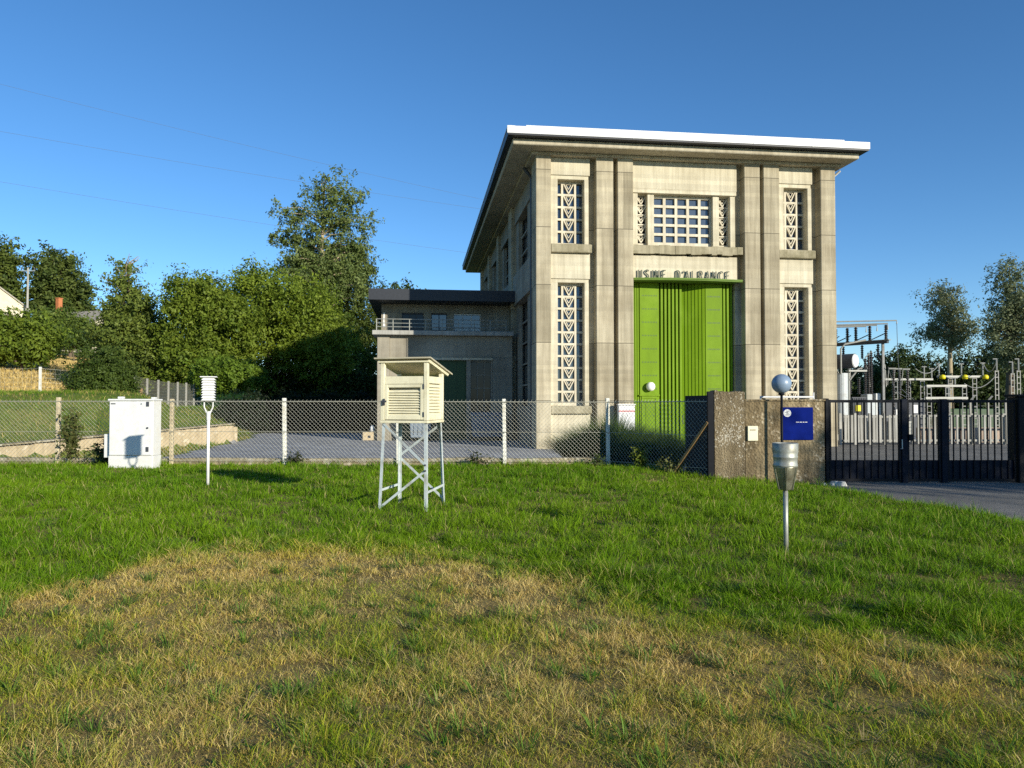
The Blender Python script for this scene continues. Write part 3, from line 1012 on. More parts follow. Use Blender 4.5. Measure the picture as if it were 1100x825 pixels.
for (s0, s1) in ((4.32, 4.76), (7.88, 8.34)):
    st = MB()
    st.box(s0, s1, ya, yb, ZB, ZB + .13)
    st.box(s0, s0 + .03, ya - .003, yb + .003, ZB, ZT); st.box(s1 - .03, s1, ya - .003, yb + .003, ZB, ZT)
    hz = (ZT - ZB - .13) / 5
    for k in range(1, 6):
        zz = ZB + .13 + hz * k
        st.box(s0, s1, ya, yb, zz - .05, zz)
    so = st.build('window', M['lattice'], bld)
    lt = MB()
    lattice_cells(lt, s0, s1, ZB + .13, ZT - .02, 5, ya + .005, yb - .005, .05)
    lt.build('lattice', M['lattice'], so)
    MB().box(s0, s1, .70, .716, ZB, ZT).build('glass', M['dark_glass'], so)
# rough sill with a broken lower edge
sm = MB()
us = np.linspace(a, b + .18, 22)
for i in range(21):
    z0 = 8.03 + .07 * random.random() * (1 if i % 3 else .3)
    sm.box(us[i], us[i + 1], .02 + .02 * random.random(), .715, z0, 8.38 + .03 * random.random())
sm.build('sill', M['sill'], bld)
panel(a, b, 7.03, 8.0, YP)
# door reveal, canopy, doors
MB().box(8.62, 8.87, .46, .72, 0, .01).build('threshold', M['wall'], bld)
door = MB()
DY = .80
H0, H1 = .02, 6.92
door.box(4.06, 8.62, DY + .1, DY + .16, H0, H1 + .1)
FY_ = DY - .18
for x in (4.10, 4.20, 4.30, 4.40): door.box(x, x + .072, FY_ + .03, DY + .1, H0, H1)
door.box(4.10, 4.50, FY_ + .055, DY + .1, H0, H1)
door.box(4.503, 5.34, FY_, DY + .1, H0, H1)
for k in range(6): door.box(5.415 + k * .165, 5.415 + k * .165 + .095, FY_, DY + .1, H0, H1)
fa, fb = Vector((6.40, DY + .08, 0)), Vector((7.36, FY_ - .06, 0))          # folded leaf
fd = (fb - fa)
for k in range(7):
    p, q = fa + fd * (k / 7), fa + fd * ((k + .80) / 7)
    door.prism([(p.x, p.y), (q.x, q.y), (q.x, DY + .1), (p.x, DY + .1)], H0, H1)
door.prism([(fa.x, fa.y + .035), (fb.x, fb.y + .035), (fb.x, DY + .102), (fa.x, DY + .102)], H0, H1)
door.box(7.363, 8.10, FY_ - .05, DY + .1, H0, H1)
for k in range(3): door.box(8.17 + k * .16, 8.17 + k * .16 + .09, FY_, DY + .1, H0, H1)
do = door.build('folding_door', M['green'], bld, bevel=.006)
for (s0, s1, n, yy) in ((4.58, 5.26, 10, FY_), (7.44, 8.02, 10, FY_ - .05)):
    sl = MB().box(s0, s1, yy + .006, yy + .02, .75, 6.7)       # backing set inside the leaf, so each grille is one piece
    for z in np.arange(.75, 6.6, .56):
        for k in range(n):
            c = s0 + (s1 - s0) * (k + .5) / n
            sl.box(c - .011, c + .011, yy - .004, yy + .010, z, z + .06)
    sl.build('vent_grille', M['green_dark'], do)
MB().tube([(6.30, DY - .30, 1.0), (6.30, DY - .34, 1.0), (6.30, DY - .34, 1.35), (6.30, DY - .30, 1.35)], .018, 6).build('handle', M['dark_grey'], do)
wd = MB()
wd.box(4.56, 5.24, FY_ - .03, FY_ + .01, 2.05, 2.15)
wd.box(4.56, 4.66, FY_ - .03, FY_ + .01, .03, 2.05); wd.box(5.16, 5.24, FY_ - .03, FY_ + .01, .03, 2.05)
wd.box(4.74, 5.02, FY_ - .014, FY_ + .01, .15, 1.85)
wd.box(4.46, 5.34, FY_ - .07, FY_ + .01, 2.152, 2.22)
wo = wd.build('wicket_door', M['green'], do, bevel=.008)
lp = MB()
lp.lathe([(.001, 0), (.10, .02), (.17, .10), (.19, .19), (.17, .28), (.10, .36), (.001, .38)], (4.92, FY_ - .14, 2.36), 18)
lp.build('door_lamp', M['lamp_white'], bld, smooth=True)
# canopy bowed outwards over the doors
poly = [(4.06, .70)]
for k in range(15):
    t = k / 14
    poly.append((4.08 + t * 4.7, .04 - .20 * math.sin(PI * t)))
poly += [(8.78, .30), (8.62, .30), (8.62, .70)]
cp = MB().prism(poly, 6.93, 6.97).prism([(x, y - (.03 if y < .2 else 0)) for x, y in poly], 6.975, 7.025)
cp.build('canopy', M['green_canopy'], bld)
# lettering standing on the canopy
ST = {'U': [((0, 1), (0, .12), (.15, 0), (.4, 0), (.55, .12), (.55, 1))], 'S': [((.55, .85), (.45, 1), (.15, 1), (.02, .82), (.12, .58), (.45, .42), (.55, .2), (.42, 0), (.1, 0), (0, .15))],
      'I': [((.1, 0), (.1, 1))], 'N': [((0, 0), (0, 1), (.55, 0), (.55, 1))], 'E': [((.5, 1), (0, 1), (0, 0), (.5, 0)), ((0, .5), (.4, .5))],
      'D': [((0, 0), (0, 1), (.3, 1), (.52, .8), (.55, .5), (.52, .2), (.3, 0), (0, 0))], "'": [((.1, 1), (.06, .75))],
      'A': [((0, 0), (.28, 1), (.56, 0)), ((.1, .33), (.46, .33))], 'L': [((0, 1), (0, 0), (.45, 0))],
      'R': [((0, 0), (0, 1), (.35, 1), (.52, .85), (.5, .6), (.32, .48), (0, .48)), ((.28, .48), (.56, 0))], 'C': [((.55, .85), (.4, 1), (.18, 1), (.03, .8), (0, .5), (.03, .2), (.18, 0), (.4, 0), (.55, .15))]}
ADV = {'I': .42, "'": .24, ' ': .9}
txt = "USINE D'ALRANCE"
tot = sum(ADV.get(c, .86) for c in txt)
sc = 4.10 / tot
x = 4.30
LH = .34
let = bpy.data.objects.new('lettering', None)
COL.objects.link(let); let.parent = bld
for c in txt:
    if c in ST:
        m = MB()
        t = (x - 4.2) / 4.25
        yy = .125
        for pl in ST[c]:
            for p, q in zip(pl[:-1], pl[1:]):
                m.bar((x + p[0] * sc * .76, yy, 7.03 + p[1] * LH), (x + q[0] * sc * .76, yy + .001, 7.03 + q[1] * LH), .034, .05, up=(0, 1, 0))
        m.build('letter', M['green_letter'], let)
    x += ADV.get(c, .86) * sc

# cornice and roof
W = 12.95
LEN = 27.6
MB().box(-.2, W + .2, -.10, LEN + .2, 11.94, 12.06).build('cornice', M['cornice'], bld, bevel=.02)
MB().box(-1.05, 13.55, -.82, LEN + 1.0, 12.063, 12.30).build('cornice', M['cornice'], bld, bevel=.03)
roof = MB().box(-1.28, 13.77, -1.17, LEN + 1.2, 12.303, 12.62).build('roof', M['roof_dark'], bld)
fm = MB().box(-1.31, 13.79, -1.20, -1.173, 12.36, 12.64)
for k in range(1, 6): fm.box(-1.31 + 15.1 * k / 6 - .03, -1.31 + 15.1 * k / 6 + .03, -1.208, -1.19, 12.352, 12.645)
fm.build('fascia', M['fascia_white'], roof)
MB().box(-.55, 12.75, -1.05, -.6, 12.622, 12.74).build('upper_fascia', M['fascia_white'], roof)
MB().box(-1.30, -1.0, -1.172, LEN + 1.2, 12.623, 12.66).build('flashing', M['white_metal'], roof)
# side wall facing the yard
sidep = [(.72, 1.3), (8.3, 9.5), (14.6, 15.6), (20.6, 21.5), (26.6, LEN)]
for p, q in sidep:
    MB().box(.02, .6, p, q, 0, 11.94).build('pilaster', M['pilaster'], bld, bevel=.02)
for (p0, q0), (p1, q1) in zip(sidep[:-1], sidep[1:]):
    w0, w1 = q0 + (p1 - q0) * .42, q0 + (p1 - q0) * .86
    for (z0, z1) in ((0, 1.7), (6.8, 8.3), (11.0, 11.94)):
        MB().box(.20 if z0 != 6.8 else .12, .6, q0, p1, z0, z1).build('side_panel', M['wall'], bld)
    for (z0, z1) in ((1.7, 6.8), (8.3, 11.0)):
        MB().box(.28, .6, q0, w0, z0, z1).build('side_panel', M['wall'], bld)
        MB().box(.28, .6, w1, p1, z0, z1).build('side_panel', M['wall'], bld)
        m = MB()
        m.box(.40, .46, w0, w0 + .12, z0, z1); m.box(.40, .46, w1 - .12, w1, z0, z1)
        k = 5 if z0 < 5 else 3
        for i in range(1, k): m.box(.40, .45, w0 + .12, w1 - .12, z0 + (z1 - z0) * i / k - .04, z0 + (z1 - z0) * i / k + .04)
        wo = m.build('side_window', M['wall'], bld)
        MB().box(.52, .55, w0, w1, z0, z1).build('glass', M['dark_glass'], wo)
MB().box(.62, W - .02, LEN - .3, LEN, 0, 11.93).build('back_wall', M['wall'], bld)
MB().box(W - .5, W - .02, .73, LEN - .31, 0, 11.93).build('right_wall', M['wall'], bld)
MB().tube([(.10, 1.75, 0), (.10, 1.75, 11.5), (-.25, 1.75, 11.95)], .08, 8).build('downpipe', M['dark_grey'], bld)
MB().tube([(W + .05, 1.2, 0.2), (W + .05, 1.2, 11.4), (W + .6, .6, 12.0)], .05, 8).build('downpipe', M['white_metal'], bld)

# ------------------------------------------------------------------ annex
ann = thing('annex_building', 'low two storey concrete annex with balcony and dark flat roof', 'building', (.97, 30.0, -.35), TH)
AY = 7.5
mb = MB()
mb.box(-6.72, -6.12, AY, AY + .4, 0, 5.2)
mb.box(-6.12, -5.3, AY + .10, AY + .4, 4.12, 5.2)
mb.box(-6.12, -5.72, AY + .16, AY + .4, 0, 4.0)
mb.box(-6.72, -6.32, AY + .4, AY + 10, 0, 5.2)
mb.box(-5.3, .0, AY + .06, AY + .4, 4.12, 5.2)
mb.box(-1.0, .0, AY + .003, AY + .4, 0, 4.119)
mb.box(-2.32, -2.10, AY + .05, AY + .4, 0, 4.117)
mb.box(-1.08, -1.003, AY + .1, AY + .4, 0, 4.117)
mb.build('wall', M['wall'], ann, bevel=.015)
MB().box(-6.12, -1.003, AY - .02, AY + .35, 4.0, 4.117).build('lintel', M['panel'], ann)
MB().box(-6.95, .02, AY - .35, AY + 1.7, 5.203, 5.42).build('balcony_slab', M['precast'], ann, bevel=.02)
# garage door
g = MB().box(-5.72, -2.32, AY + .28, AY + .33, 0, 4.0)
for k in range(8): g.box(-5.7 + k * .42, -5.7 + k * .42 + .36, AY + .262, AY + .279, .05, 3.95)
g.build('garage_door', M['green_dark'], ann)
m = MB()
for k in range(4): m.box(-2.1 + k * .34 - .02, -2.1 + k * .34 + .02 if k < 3 else -1.085, AY + .24, AY + .28, 0.6, 4.0)
for k in range(6): m.box(-2.1, -1.085, AY + .245, AY + .275, .6 + k * .66, .64 + k * .66)
wo = m.build('window', M['wall'], ann)
MB().box(-2.1, -1.085, AY + .31, AY + .34, .6, 4.0).build('glass', M['dark_glass'], wo)
MB().box(-2.1, -1.085, AY + .2, AY + .38, 0, .597).build('wall', M['wall'], ann)
# upper storey
UY = 9.1
um = MB()
um.box(-6.6, 0.02, UY, UY + .3, 6.52, 6.95)
xs = [-6.6, -5.56, -4.44, -4.06, -3.23, -2.9, -1.48, .02]
for k in range(0, 8, 2): um.box(xs[k], xs[k + 1], UY, UY + .3, 5.423, 6.517)
for k in range(1, 7, 2): um.box(xs[k] + .003, xs[k + 1] - .003, UY + .01, UY + .3, 5.423, 5.62)
um.box(-6.6, -6.3, UY + .3, UY + 8.2, 5.423, 6.95)
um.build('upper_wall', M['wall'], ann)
for k, n, gl in ((1, 3, 'dark_glass'), (3, 2, 'glass'), (5, 3, 'glass')):
    a, b = xs[k], xs[k + 1]
    m = MB()
    m.box(a, b, UY + .12, UY + .17, 5.623, 5.67); m.box(a, b, UY + .12, UY + .17, 6.45, 6.516)
    for i in range(n + 1):
        c = a + .02 + (b - a - .04) * i / n
        m.box(c - .02, c + .02, UY + .124, UY + .166, 5.671, 6.449)
    wo = m.build('window', M['white_paint'] if k == 5 else M['dark_grey'], ann)
    MB().box(a, b, UY + .19, UY + .21, 5.623, 6.516).build('glass', M[gl], wo)
MB().box(-7.15, .15, AY - .05, AY + 10.2, 6.953, 7.50).build('roof', M['roof_dark'], ann)
# dark band set along the lower front of the roof slab
rm = MB()
ry = AY - .22
for zz in (5.60, 5.78, 5.98): rm.tube([(-6.75, ry, zz), (-.3, ry, zz)], .022, 6)
for k in range(9): rm.tube([(-6.75 + k * .8, ry, 5.422), (-6.75 + k * .8, ry, 5.98)], .022, 6)
for zz in (5.60, 5.78, 5.98): rm.tube([(-6.75, ry, zz), (-6.75, UY + 1, zz)], .022, 6)
rm.build('railing', M['zinc'], ann)
cu = MB()
cu.prism([(-6.52, 5.75), (-6.40, 5.75), (-6.44, 6.1), (-6.42, 6.5), (-6.50, 6.5)], UY - .03, UY - .005, 'y')
cu.build('notice', M['white_metal'], ann)


def R_(u, d, z=0):
    """local building coordinates to world"""
    return (.97 + u * math.cos(TH) - d * math.sin(TH), 30 + u * math.sin(TH) + d * math.cos(TH), -.35 + z)


def waste_bin(label, u, w):
    t = thing('waste_bin', label, 'bin', R_(u, AY - .75), TH, 'blue-grey bins in front of the annex')
    m = MB()
    m.add([(-w / 2 + .06, -.4, .2), (w / 2 - .06, -.4, .2), (w / 2 - .06, .35, .2), (-w / 2 + .06, .35, .2), (-w / 2, -.5, 1.22), (w / 2, -.5, 1.22), (w / 2, .42, 1.22), (-w / 2, .42, 1.22)],
          [(0, 3, 2, 1), (4, 5, 6, 7), (0, 1, 5, 4), (1, 2, 6, 5), (2, 3, 7, 6), (3, 0, 4, 7)])
    for k in range(1, 5): m.box(-w / 2 + .02 + (w - .04) * k / 5 - .02, -w / 2 + .02 + (w - .04) * k / 5 + .02, -.485, -.40, .35, 1.15)
    m.build('body', M['bin'], t, bevel=.02)
    m = MB()
    m.prism([(-.54, 1.225), (.46, 1.225), (.46, 1.30), (.1, 1.42), (-.3, 1.40), (-.54, 1.28)], -w / 2 - .03, w / 2 + .03, 'x')
    m.build('lid', M['bin'], t, bevel=.02)
    for sx in (-1, 1):
        for y in (-.3, .28):
            MB().tube([(sx * (w / 2 - .2) - .03, y, .1), (sx * (w / 2 - .2) + .03, y, .1)], .10, 12).build('wheel', M['black_metal'], t)


waste_bin('large blue-grey lidded bin right of the weather screen, seen through the fence', -1.35, 1.6)
waste_bin('smaller blue-grey bin seen under the weather screen through the fence', -4.6, 1.05)

# junction box beside the annex corner
jb = thing('stone_trough', 'small tan stone block with a white bottle-like top by the annex corner', 'block', (-7.05, 37.0, -.34), .15)
MB().box(-.36, .3, -.2, .2, 0, .42).build('body', M['retain'], jb, bevel=.03)
MB().lathe([(.10, .423), (.12, .5), (.10, .68), (.05, .74), (.001, .75)], (.12, 0, 0), 12).build('cap', M['white_paint'], jb, smooth=True)
MB().box(-.10, .04, -.204, -.19, .12, .24).build('opening', M['ink'], jb)

# notice cabinet against the pilaster
nb = thing('notice_cabinet', 'small white cabinet with a red stripe beside the green doors', 'cabinet', R_(3.62, -.35), TH)
MB().box(-.34, .34, -.12, .12, .35, 1.78).build('body', M['white_metal'], nb, bevel=.02)
MB().box(-.36, .36, -.16, .14, 1.783, 1.83).build('lid', M['white_metal'], nb)
MB().box(-.33, .33, -.128, -.12, 1.52, 1.56).build('stripe', M['red_print'], nb)
for x in (-.22, .22): MB().box(x - .03, x + .03, -.03, .03, 0, .349).build('leg', M['galv'], nb)

# ------------------------------------------------------------------ chain link fence along the lawn
fx = [-25.5, -22.6, -19.7, -16.8, -13.95, -11.14, -8.35, -5.57, -2.79, -.18, 2.36]
FY = 18.3
fence = thing('chain_link_fence', 'chain link fence on pale posts running behind the lawn', 'fence', (0, 0, 0))
pts = [(x, FY) for x in fx] + [(4.24, 16.08)]
FT, FB = 1.56, .10
pm_ = None
for i, (x, y) in enumerate(pts[:-1]):
    mat = 'post_tan' if x < -8.3 else 'post_white'
    m = MB()
    m.prism([(-.045, -.045), (.045, -.045), (.045, .045), (-.045, .045)], -.2, FT + .07 + .02 * (i % 3))
    o = m.build('post', M[mat], fence, bevel=.01, loc=(x, y, 0))
    o.rotation_euler = (random.uniform(-.012, .012), random.uniform(-.015, .015), 0)
    m = MB()
    m.tube([(x, y - .05, FT), (x, y - .075, FT)], .012, 6)
    m.tube([(x, y - .05, .8), (x, y - .075, .8)], .012, 6)
    m.build('tie', M['wire'], fence)
m = MB()
m.box(-.06, .06, -.06, .06, -.3, 1.78)
m.build('end_post', M['black_metal'], fence, loc=(4.26, 16.02, 0))
MB().bar((4.20, 15.98, 1.12), (3.58, 16.68, -.08), .07, .05).build('brace', M['wood'], fence)


def net(mb, p, q, z0, z1, cell, r):
    p, q = Vector((p[0], p[1], 0)), Vector((q[0], q[1], 0))
    d = q - p
    L = d.length
    d.normalize()
    nrm = Vector((-d.y, d.x, 0))
    h = z1 - z0
    def seg(a, za, b, zb, off):
        A = p + d * a + Vector((0, 0, za)) + nrm * off
        B = p + d * b + Vector((0, 0, zb)) + nrm * off
        t = (B - A).normalized()
        s1 = t.cross(nrm).normalized() * r
        s2 = nrm * r
        c30 = .866
        vs = [A + s1, A - s1 * .5 + s2 * c30, A - s1 * .5 - s2 * c30, B + s1, B - s1 * .5 + s2 * c30, B - s1 * .5 - s2 * c30]
        mb.add(vs, [(0, 1, 4, 3), (1, 2, 5, 4), (2, 0, 3, 5)])
    k = -int(h / cell) - 1
    while k * cell < L:
        s = k * cell
        for sgn in (1, -1):
            a0, b0 = (s, s + h)
            a, b = max(a0, 0), min(b0, L)
            if b > a:
                za, zb = (a - a0), (b - a0)
                if sgn < 0: za, zb = h - za, h - zb
                seg(a, z0 + za, b, z0 + zb, .004 * sgn)
        k += 1


nm = MB()
for p, q in zip(pts[:-1], pts[1:]):
    last = q[0] > 4
    net(nm, (p[0], p[1] - .06), (q[0], q[1] - .06), FB - (.18 if last else 0), FT, .098, .0028)
tag(nm.build('wire_mesh', M['wire'], fence), kind=None)
wm = MB()
for z in (FT, .82, FB + .02):
    wm.tube([(x, y - .065, z + .01 * math.sin(x * 2.1)) for x, y in pts], .006 if z < 1.5 else .011, 5)
wm.build('tension_wire', M['wire'], fence)
# barbed twists along the top edge
bm_ = MB()
for p, q in zip(pts[:-1], pts[1:]):
    L = math.hypot(q[0] - p[0], q[1] - p[1])
    n = int(L / .098)
    for k in range(n):
        t = (k + .5) / n
        x, y = p[0] + (q[0] - p[0]) * t, p[1] + (q[1] - p[1]) * t - .06
        bm_.bar((x - .015, y, FT), (x + .01, y, FT + .05), .006, .006)
bm_.build('top_twists', M['wire'], fence)
kb = MB()
kxs = np.linspace(-25.5, 2.4, 60)
for i in range(59):
    kb.box(kxs[i], kxs[i + 1] - .004, FY + .06, FY + .26, -.4, .155 + .03 * vnoise(np.array([kxs[i]]), np.array([0.]), .8, 5)[0])
kerb = tag(kb.build('concrete_kerb', M['kerb']), 'low mossy concrete kerb running along the foot of the chain link fence', 'kerb')


# weeds at the fence
def leafy_weed(label, x, y, h, n, seed, colA, colB, spread=.18, size=.035):
    r = np.random.default_rng(seed)
    z = float(lawn_h(np.array([x]), np.array([y]))[0]) if y < 18.4 else gz(x, y)
    t = thing('weed', label, 'plant', (x, y, z), group='weeds along the fence')
    st = MB()
    C = []
    for k in range(5):
        a = r.random() * 6.28
        L = h * (.6 + .4 * r.random())
        e = Vector((math.cos(a) * spread * r.random(), math.sin(a) * spread * .6 * r.random(), L))
        st.tube([(0, 0, -.05), e * .5 + Vector((0, 0, .05)), e], [.006, .005, .002], 4)
        for q in range(7):
            C.append(tuple(e * (.25 + .75 * (q + 1) / 7)))
    st.build('stems', M['bark'], t)
    v, q, s, c = leaf_cloud(np.array(C), np.full(len(C), spread * .6), n // len(C), size, colA, colB, seed, .6, .3, False)
    np_mesh('leaves', v, q, s, M['leaf'], t, tint=c)


leafy_weed('tall climbing weed on the tan post left of the white cabinet', -10.75, 18.1, 1.35, 700, 201, (.03, .06, .012), (.14, .13, .04), .30, .05)
leafy_weed('dark low weed beside the fence, in front of the stone wall at left', -9.9, 18.1, .55, 420, 202, (.02, .04, .01), (.06, .08, .02), .45, .05)
leafy_weed('dark dry weed at the kerb between the white shield and the second post', -5.2, 18.05, .28, 260, 203, (.02, .03, .01), (.05, .06, .02), .28)
leafy_weed('yellow-green upright weed below the dark broom bush', 3.02, 17.4, .52, 380, 204, (.10, .15, .02), (.24, .26, .04), .22, .04)
leafy_weed('dark weed at the kerb right of the weather screen', -.75, 18.05, .26, 220, 205, (.02, .035, .01), (.06, .07, .02), .26)
leafy_weed('low straggly weed by the end of the fence kerb near the wall', 3.5, 16.7, .28, 300, 206, (.06, .09, .02), (.20, .19, .06), .35)
leafy_weed('small weed in front of the last pale fence post', 2.05, 17.9, .24, 200, 207, (.04, .07, .015), (.10, .13, .03), .26)

# ------------------------------------------------------------------ white cabinet
cab = thing('electrical_cabinet', 'white steel electrical cabinet standing on the lawn by the fence', 'cabinet', (-8.87, 17.35, .0), -.02)
MB().box(-.525, .525, 0, .40, -.1, .30).build('plinth', M['white_paint'], cab, bevel=.008)
MB().box(-.52, .52, .01, .39, .303, 1.58).build('body', M['white_paint'], cab, bevel=.01)
MB().box(-.54, .54, -.03, .42, 1.583, 1.625).build('lid', M['white_metal'], cab, bevel=.01)
d = MB().box(-.50, .49, -.012, .009, .32, 1.57).build('door', M['white_metal'], cab, bevel=.006)
for z in (.40, 1.45): MB().box(.37, .43, -.03, -.013, z, z + .11).build('hinge', M['dark_grey'], d)
MB().tube([(.40, -.012, .95), (.40, -.035, .95)], .022, 10).build('lock', M['dark_grey'], d)
MB().tube([(.25, -.012, 1.51), (.25, -.02, 1.51)], .02, 10).build('rivet', M['galv'], d)
MB().box(-.47, -.36, -.016, -.0125, 1.50, 1.525).build('nameplate', M['dark_grey'], d)
MB().box(-.38, -.26, .1, .22, 1.628, 1.68).build('vent_cap', M['white_metal'], cab, bevel=.01)
MB().box(.42, .52, .08, .2, 1.628, 1.665).build('vent_cap', M['white_metal'], cab, bevel=.01)
MB().box(-.70, -.527, .12, .36, .25, .80).build('side_box', M['white_paint'], cab, bevel=.01)
tagp = cab

# ------------------------------------------------------------------ thermometer shield on pole
sh = thing('thermometer_shield', 'white louvred thermometer shield on a thin white pole', 'weather instrument', (-5.62, 13.8, -.02), .32)
MB().tube([(0, 0, -.1), (0, 0, 1.38)], .028, 10).build('pole', M['white_metal'], sh, smooth=True)
m = MB()
m.tube([(0, 0, 1.30), (-.075, 0, 1.48), (-.075, 0, 1.60)], .013, 6)
m.tube([(0, 0, 1.30), (.075, 0, 1.48), (.075, 0, 1.60)], .013, 6)
m.tube([(0, 0, 1.24), (0, 0, 1.40)], .036, 10)
m.build('bracket', M['white_metal'], sh)
for k in range(9):
    z = 1.60 + k * .047
    m = MB()
    a = .125
    m.add([(-a, -a, z), (a, -a, z), (a, a, z), (-a, a, z), (-a * .72, -a * .72, z + .045), (a * .72, -a * .72, z + .045), (a * .72, a * .72, z + .045), (-a * .72, a * .72, z + .045)],
          [(0, 3, 2, 1), (4, 5, 6, 7), (0, 1, 5, 4), (1, 2, 6, 5), (2, 3, 7, 6), (3, 0, 4, 7)])
    m.build('louvre', M['white_metal'], sh, bevel=.004)
MB().box(-.145, .145, -.145, .145, 2.026, 2.045).build('top_plate', M['white_metal'], sh, bevel=.004)

# ------------------------------------------------------------------ weather screen (louvred box on legs)
ws = thing('weather_screen', 'cream louvred weather screen box on tall grey metal legs', 'weather instrument', (-1.46, 10.95, 0), -.27)
hw, hd = .335, .29
BZ0, BZ1 = 1.29, 1.92


def louvres(mb, x0, x1, z0, z1, n, y, axis='y', sag=0):
    for k in range(n):
        z = z0 + (z1 - z0) * (k + .5) / n
        dz = (z1 - z0) / n * .62
        o = sag * random.uniform(-1, 1)
        if axis == 'y':
            mb.add([(x0, y - .018, z - dz + o), (x1, y - .018, z - dz - o), (x1, y - .010, z - dz - o), (x0, y - .010, z - dz + o),
                    (x0, y + .018, z + dz * .55 + o), (x1, y + .018, z + dz * .55 - o), (x1, y + .026, z + dz * .55 - o), (x0, y + .026, z + dz * .55 + o)],
                   [(0, 3, 2, 1), (4, 5, 6, 7), (0, 1, 5, 4), (1, 2, 6, 5), (2, 3, 7, 6), (3, 0, 4, 7)])
        else:
            mb.add([(y + .018, x0, z - dz), (y + .018, x1, z - dz), (y + .010, x1, z - dz), (y + .010, x0, z - dz),
                    (y - .018, x0, z + dz * .55), (y - .018, x1, z + dz * .55), (y - .026, x1, z + dz * .55), (y - .026, x0, z + dz * .55)],
                   [(0, 1, 2, 3), (7, 6, 5, 4), (4, 5, 1, 0), (5, 6, 2, 1), (6, 7, 3, 2), (7, 4, 0, 3)])


# corner posts rising to the roof
for sx in (-1, 1):
    for sy in (-1, 1):
        top = 2.115 if sy < 0 else 1.975
        MB().box(sx * hw - .03, sx * hw + .03, sy * hd - .03, sy * hd + .03, BZ0, top).build('corner_post', M['cream_paint'], ws, bevel=.004)
MB().box(-hw - .035, hw + .035, -hd - .035, hd + .035, BZ0 - .04, BZ0 - .003).build('floor', M['cream_paint'], ws, bevel=.004)
for sy in (-1, 1):
    MB().box(-hw + .032, hw - .032, sy * hd - .02, sy * hd + .02, BZ1 - .11, BZ1).build('top_rail', M['cream_paint'], ws, bevel=.003)
for sx in (-1, 1):
    MB().box(sx * hw - .02, sx * hw + .02, -hd + .032, hd - .032, BZ1 - .10, BZ1 + .0).build('top_rail', M['cream_paint'], ws, bevel=.003)
dm = MB()
dx0, dx1, dz0, dz1 = -hw + .035, hw - .035, BZ0 + .01, BZ1 - .115
dm.box(dx0, dx0 + .05, -hd - .026, -hd + .012, dz0, dz1); dm.box(dx1 - .05, dx1, -hd - .026, -hd + .012, dz0, dz1)
dm.box(dx0 + .051, dx1 - .051, -hd - .024, -hd + .010, dz0, dz0 + .06); dm.box(dx0 + .051, dx1 - .051, -hd - .024, -hd + .010, dz1 - .045, dz1)
dd = dm.build('door', M['cream_paint'], ws, bevel=.003)
lm = MB()
louvres(lm, dx0 + .052, dx1 - .052, dz0 + .062, dz1 - .075, 10, -hd - .004, sag=.004)
lm.build('louvres', M['cream_paint'], dd)
for z in (dz0 + .04, dz1 - .07): MB().box(dx1 - .006, dx1 + .012, -hd - .036, -hd - .027, z, z + .07).build('hinge', M['dark_grey'], dd)
m = MB().box(dx0 - .05, dx0 + .03, -hd - .045, -hd - .031, 1.55, 1.575).box(dx0 - .035, dx0 - .02, -hd - .05, -hd - .031, 1.50, 1.55).box(dx0 - .01, dx0 + .008, -hd - .05, -hd - .031, 1.505, 1.60)
m.build('latch', M['dark_grey'], dd)
for sx, nm_ in ((1, 'side_panel'), (-1, 'side_panel')):
    m = MB()
    m.box(sx * hw - .018, sx * hw + .018, -hd + .033, -hd + .06, BZ0 + .002, BZ1 - .103); m.box(sx * hw - .018, sx * hw + .018, hd - .06, hd - .033, BZ0 + .002, BZ1 - .103)
    m.box(sx * hw - .017, sx * hw + .017, -hd + .061, hd - .061, BZ0 + .002, BZ0 + .07)
    o = m.build(nm_, M['cream_paint'], ws, bevel=.003)
    m = MB()
    louvres(m, -hd + .062, hd - .062, BZ0 + .075, BZ1 - .105, 10, sx * hw, 'x')
    m.build('louvres', M['cream_paint'], o)
m = MB()
louvres(m, -hw + .035, hw - .035, BZ0 + .01, BZ1 - .115, 10, hd)
m.build('back_panel', M['cream_paint'], ws)
MB().box(-hw + .04, hw - .04, -hd + .05, hd - .05, BZ0 + .002, BZ1 - .02).build('inner_case', M['cream_wood_grey'], ws)


def slab(x0, x1, y0, y1, za, zb, t):
    return MB().add([(x0, y0, za), (x1, y0, za), (x1, y1, zb), (x0, y1, zb), (x0, y0, za + t), (x1, y0, za + t), (x1, y1, zb + t), (x0, y1, zb + t)],
                    [(0, 3, 2, 1), (4, 5, 6, 7), (0, 1, 5, 4), (1, 2, 6, 5), (2, 3, 7, 6), (3, 0, 4, 7)])


slab(-hw - .06, hw + .06, -hd - .05, hd + .14, 2.118, 1.945, .022).build('inner_roof', M['cream_paint'], ws)
slab(-hw - .10, hw + .10, -hd - .10, hd + .22, 2.170, 1.965, .02).build('outer_roof', M['cream_wood_grey'], ws)
m = MB()
for sx in (-1, 1): m.bar((sx * (hw + .05), -hd - .04, 2.150), (sx * (hw + .05), hd + .15, 1.972), .03, .026)
m.build('roof_batten', M['cream_paint'], ws)
# splayed angle-iron legs
def angle(p, q, w=.042, t=.007, sx=1, sy=1):
    m = MB()
    p, q = Vector(p), Vector(q)
    vs = []
    for c in (p, q):
        for (a, b) in ((0, 0), (w, 0), (w, t), (t, t), (t, w), (0, w)):
            vs.append((c.x + sx * (a - w / 2), c.y + sy * (b - w / 2), c.z))
    f = [(i, (i + 1) % 6, 6 + (i + 1) % 6, 6 + i) for i in range(6)] + [tuple(range(5, -1, -1)), tuple(range(6, 12))]
    return m.add(vs, f)


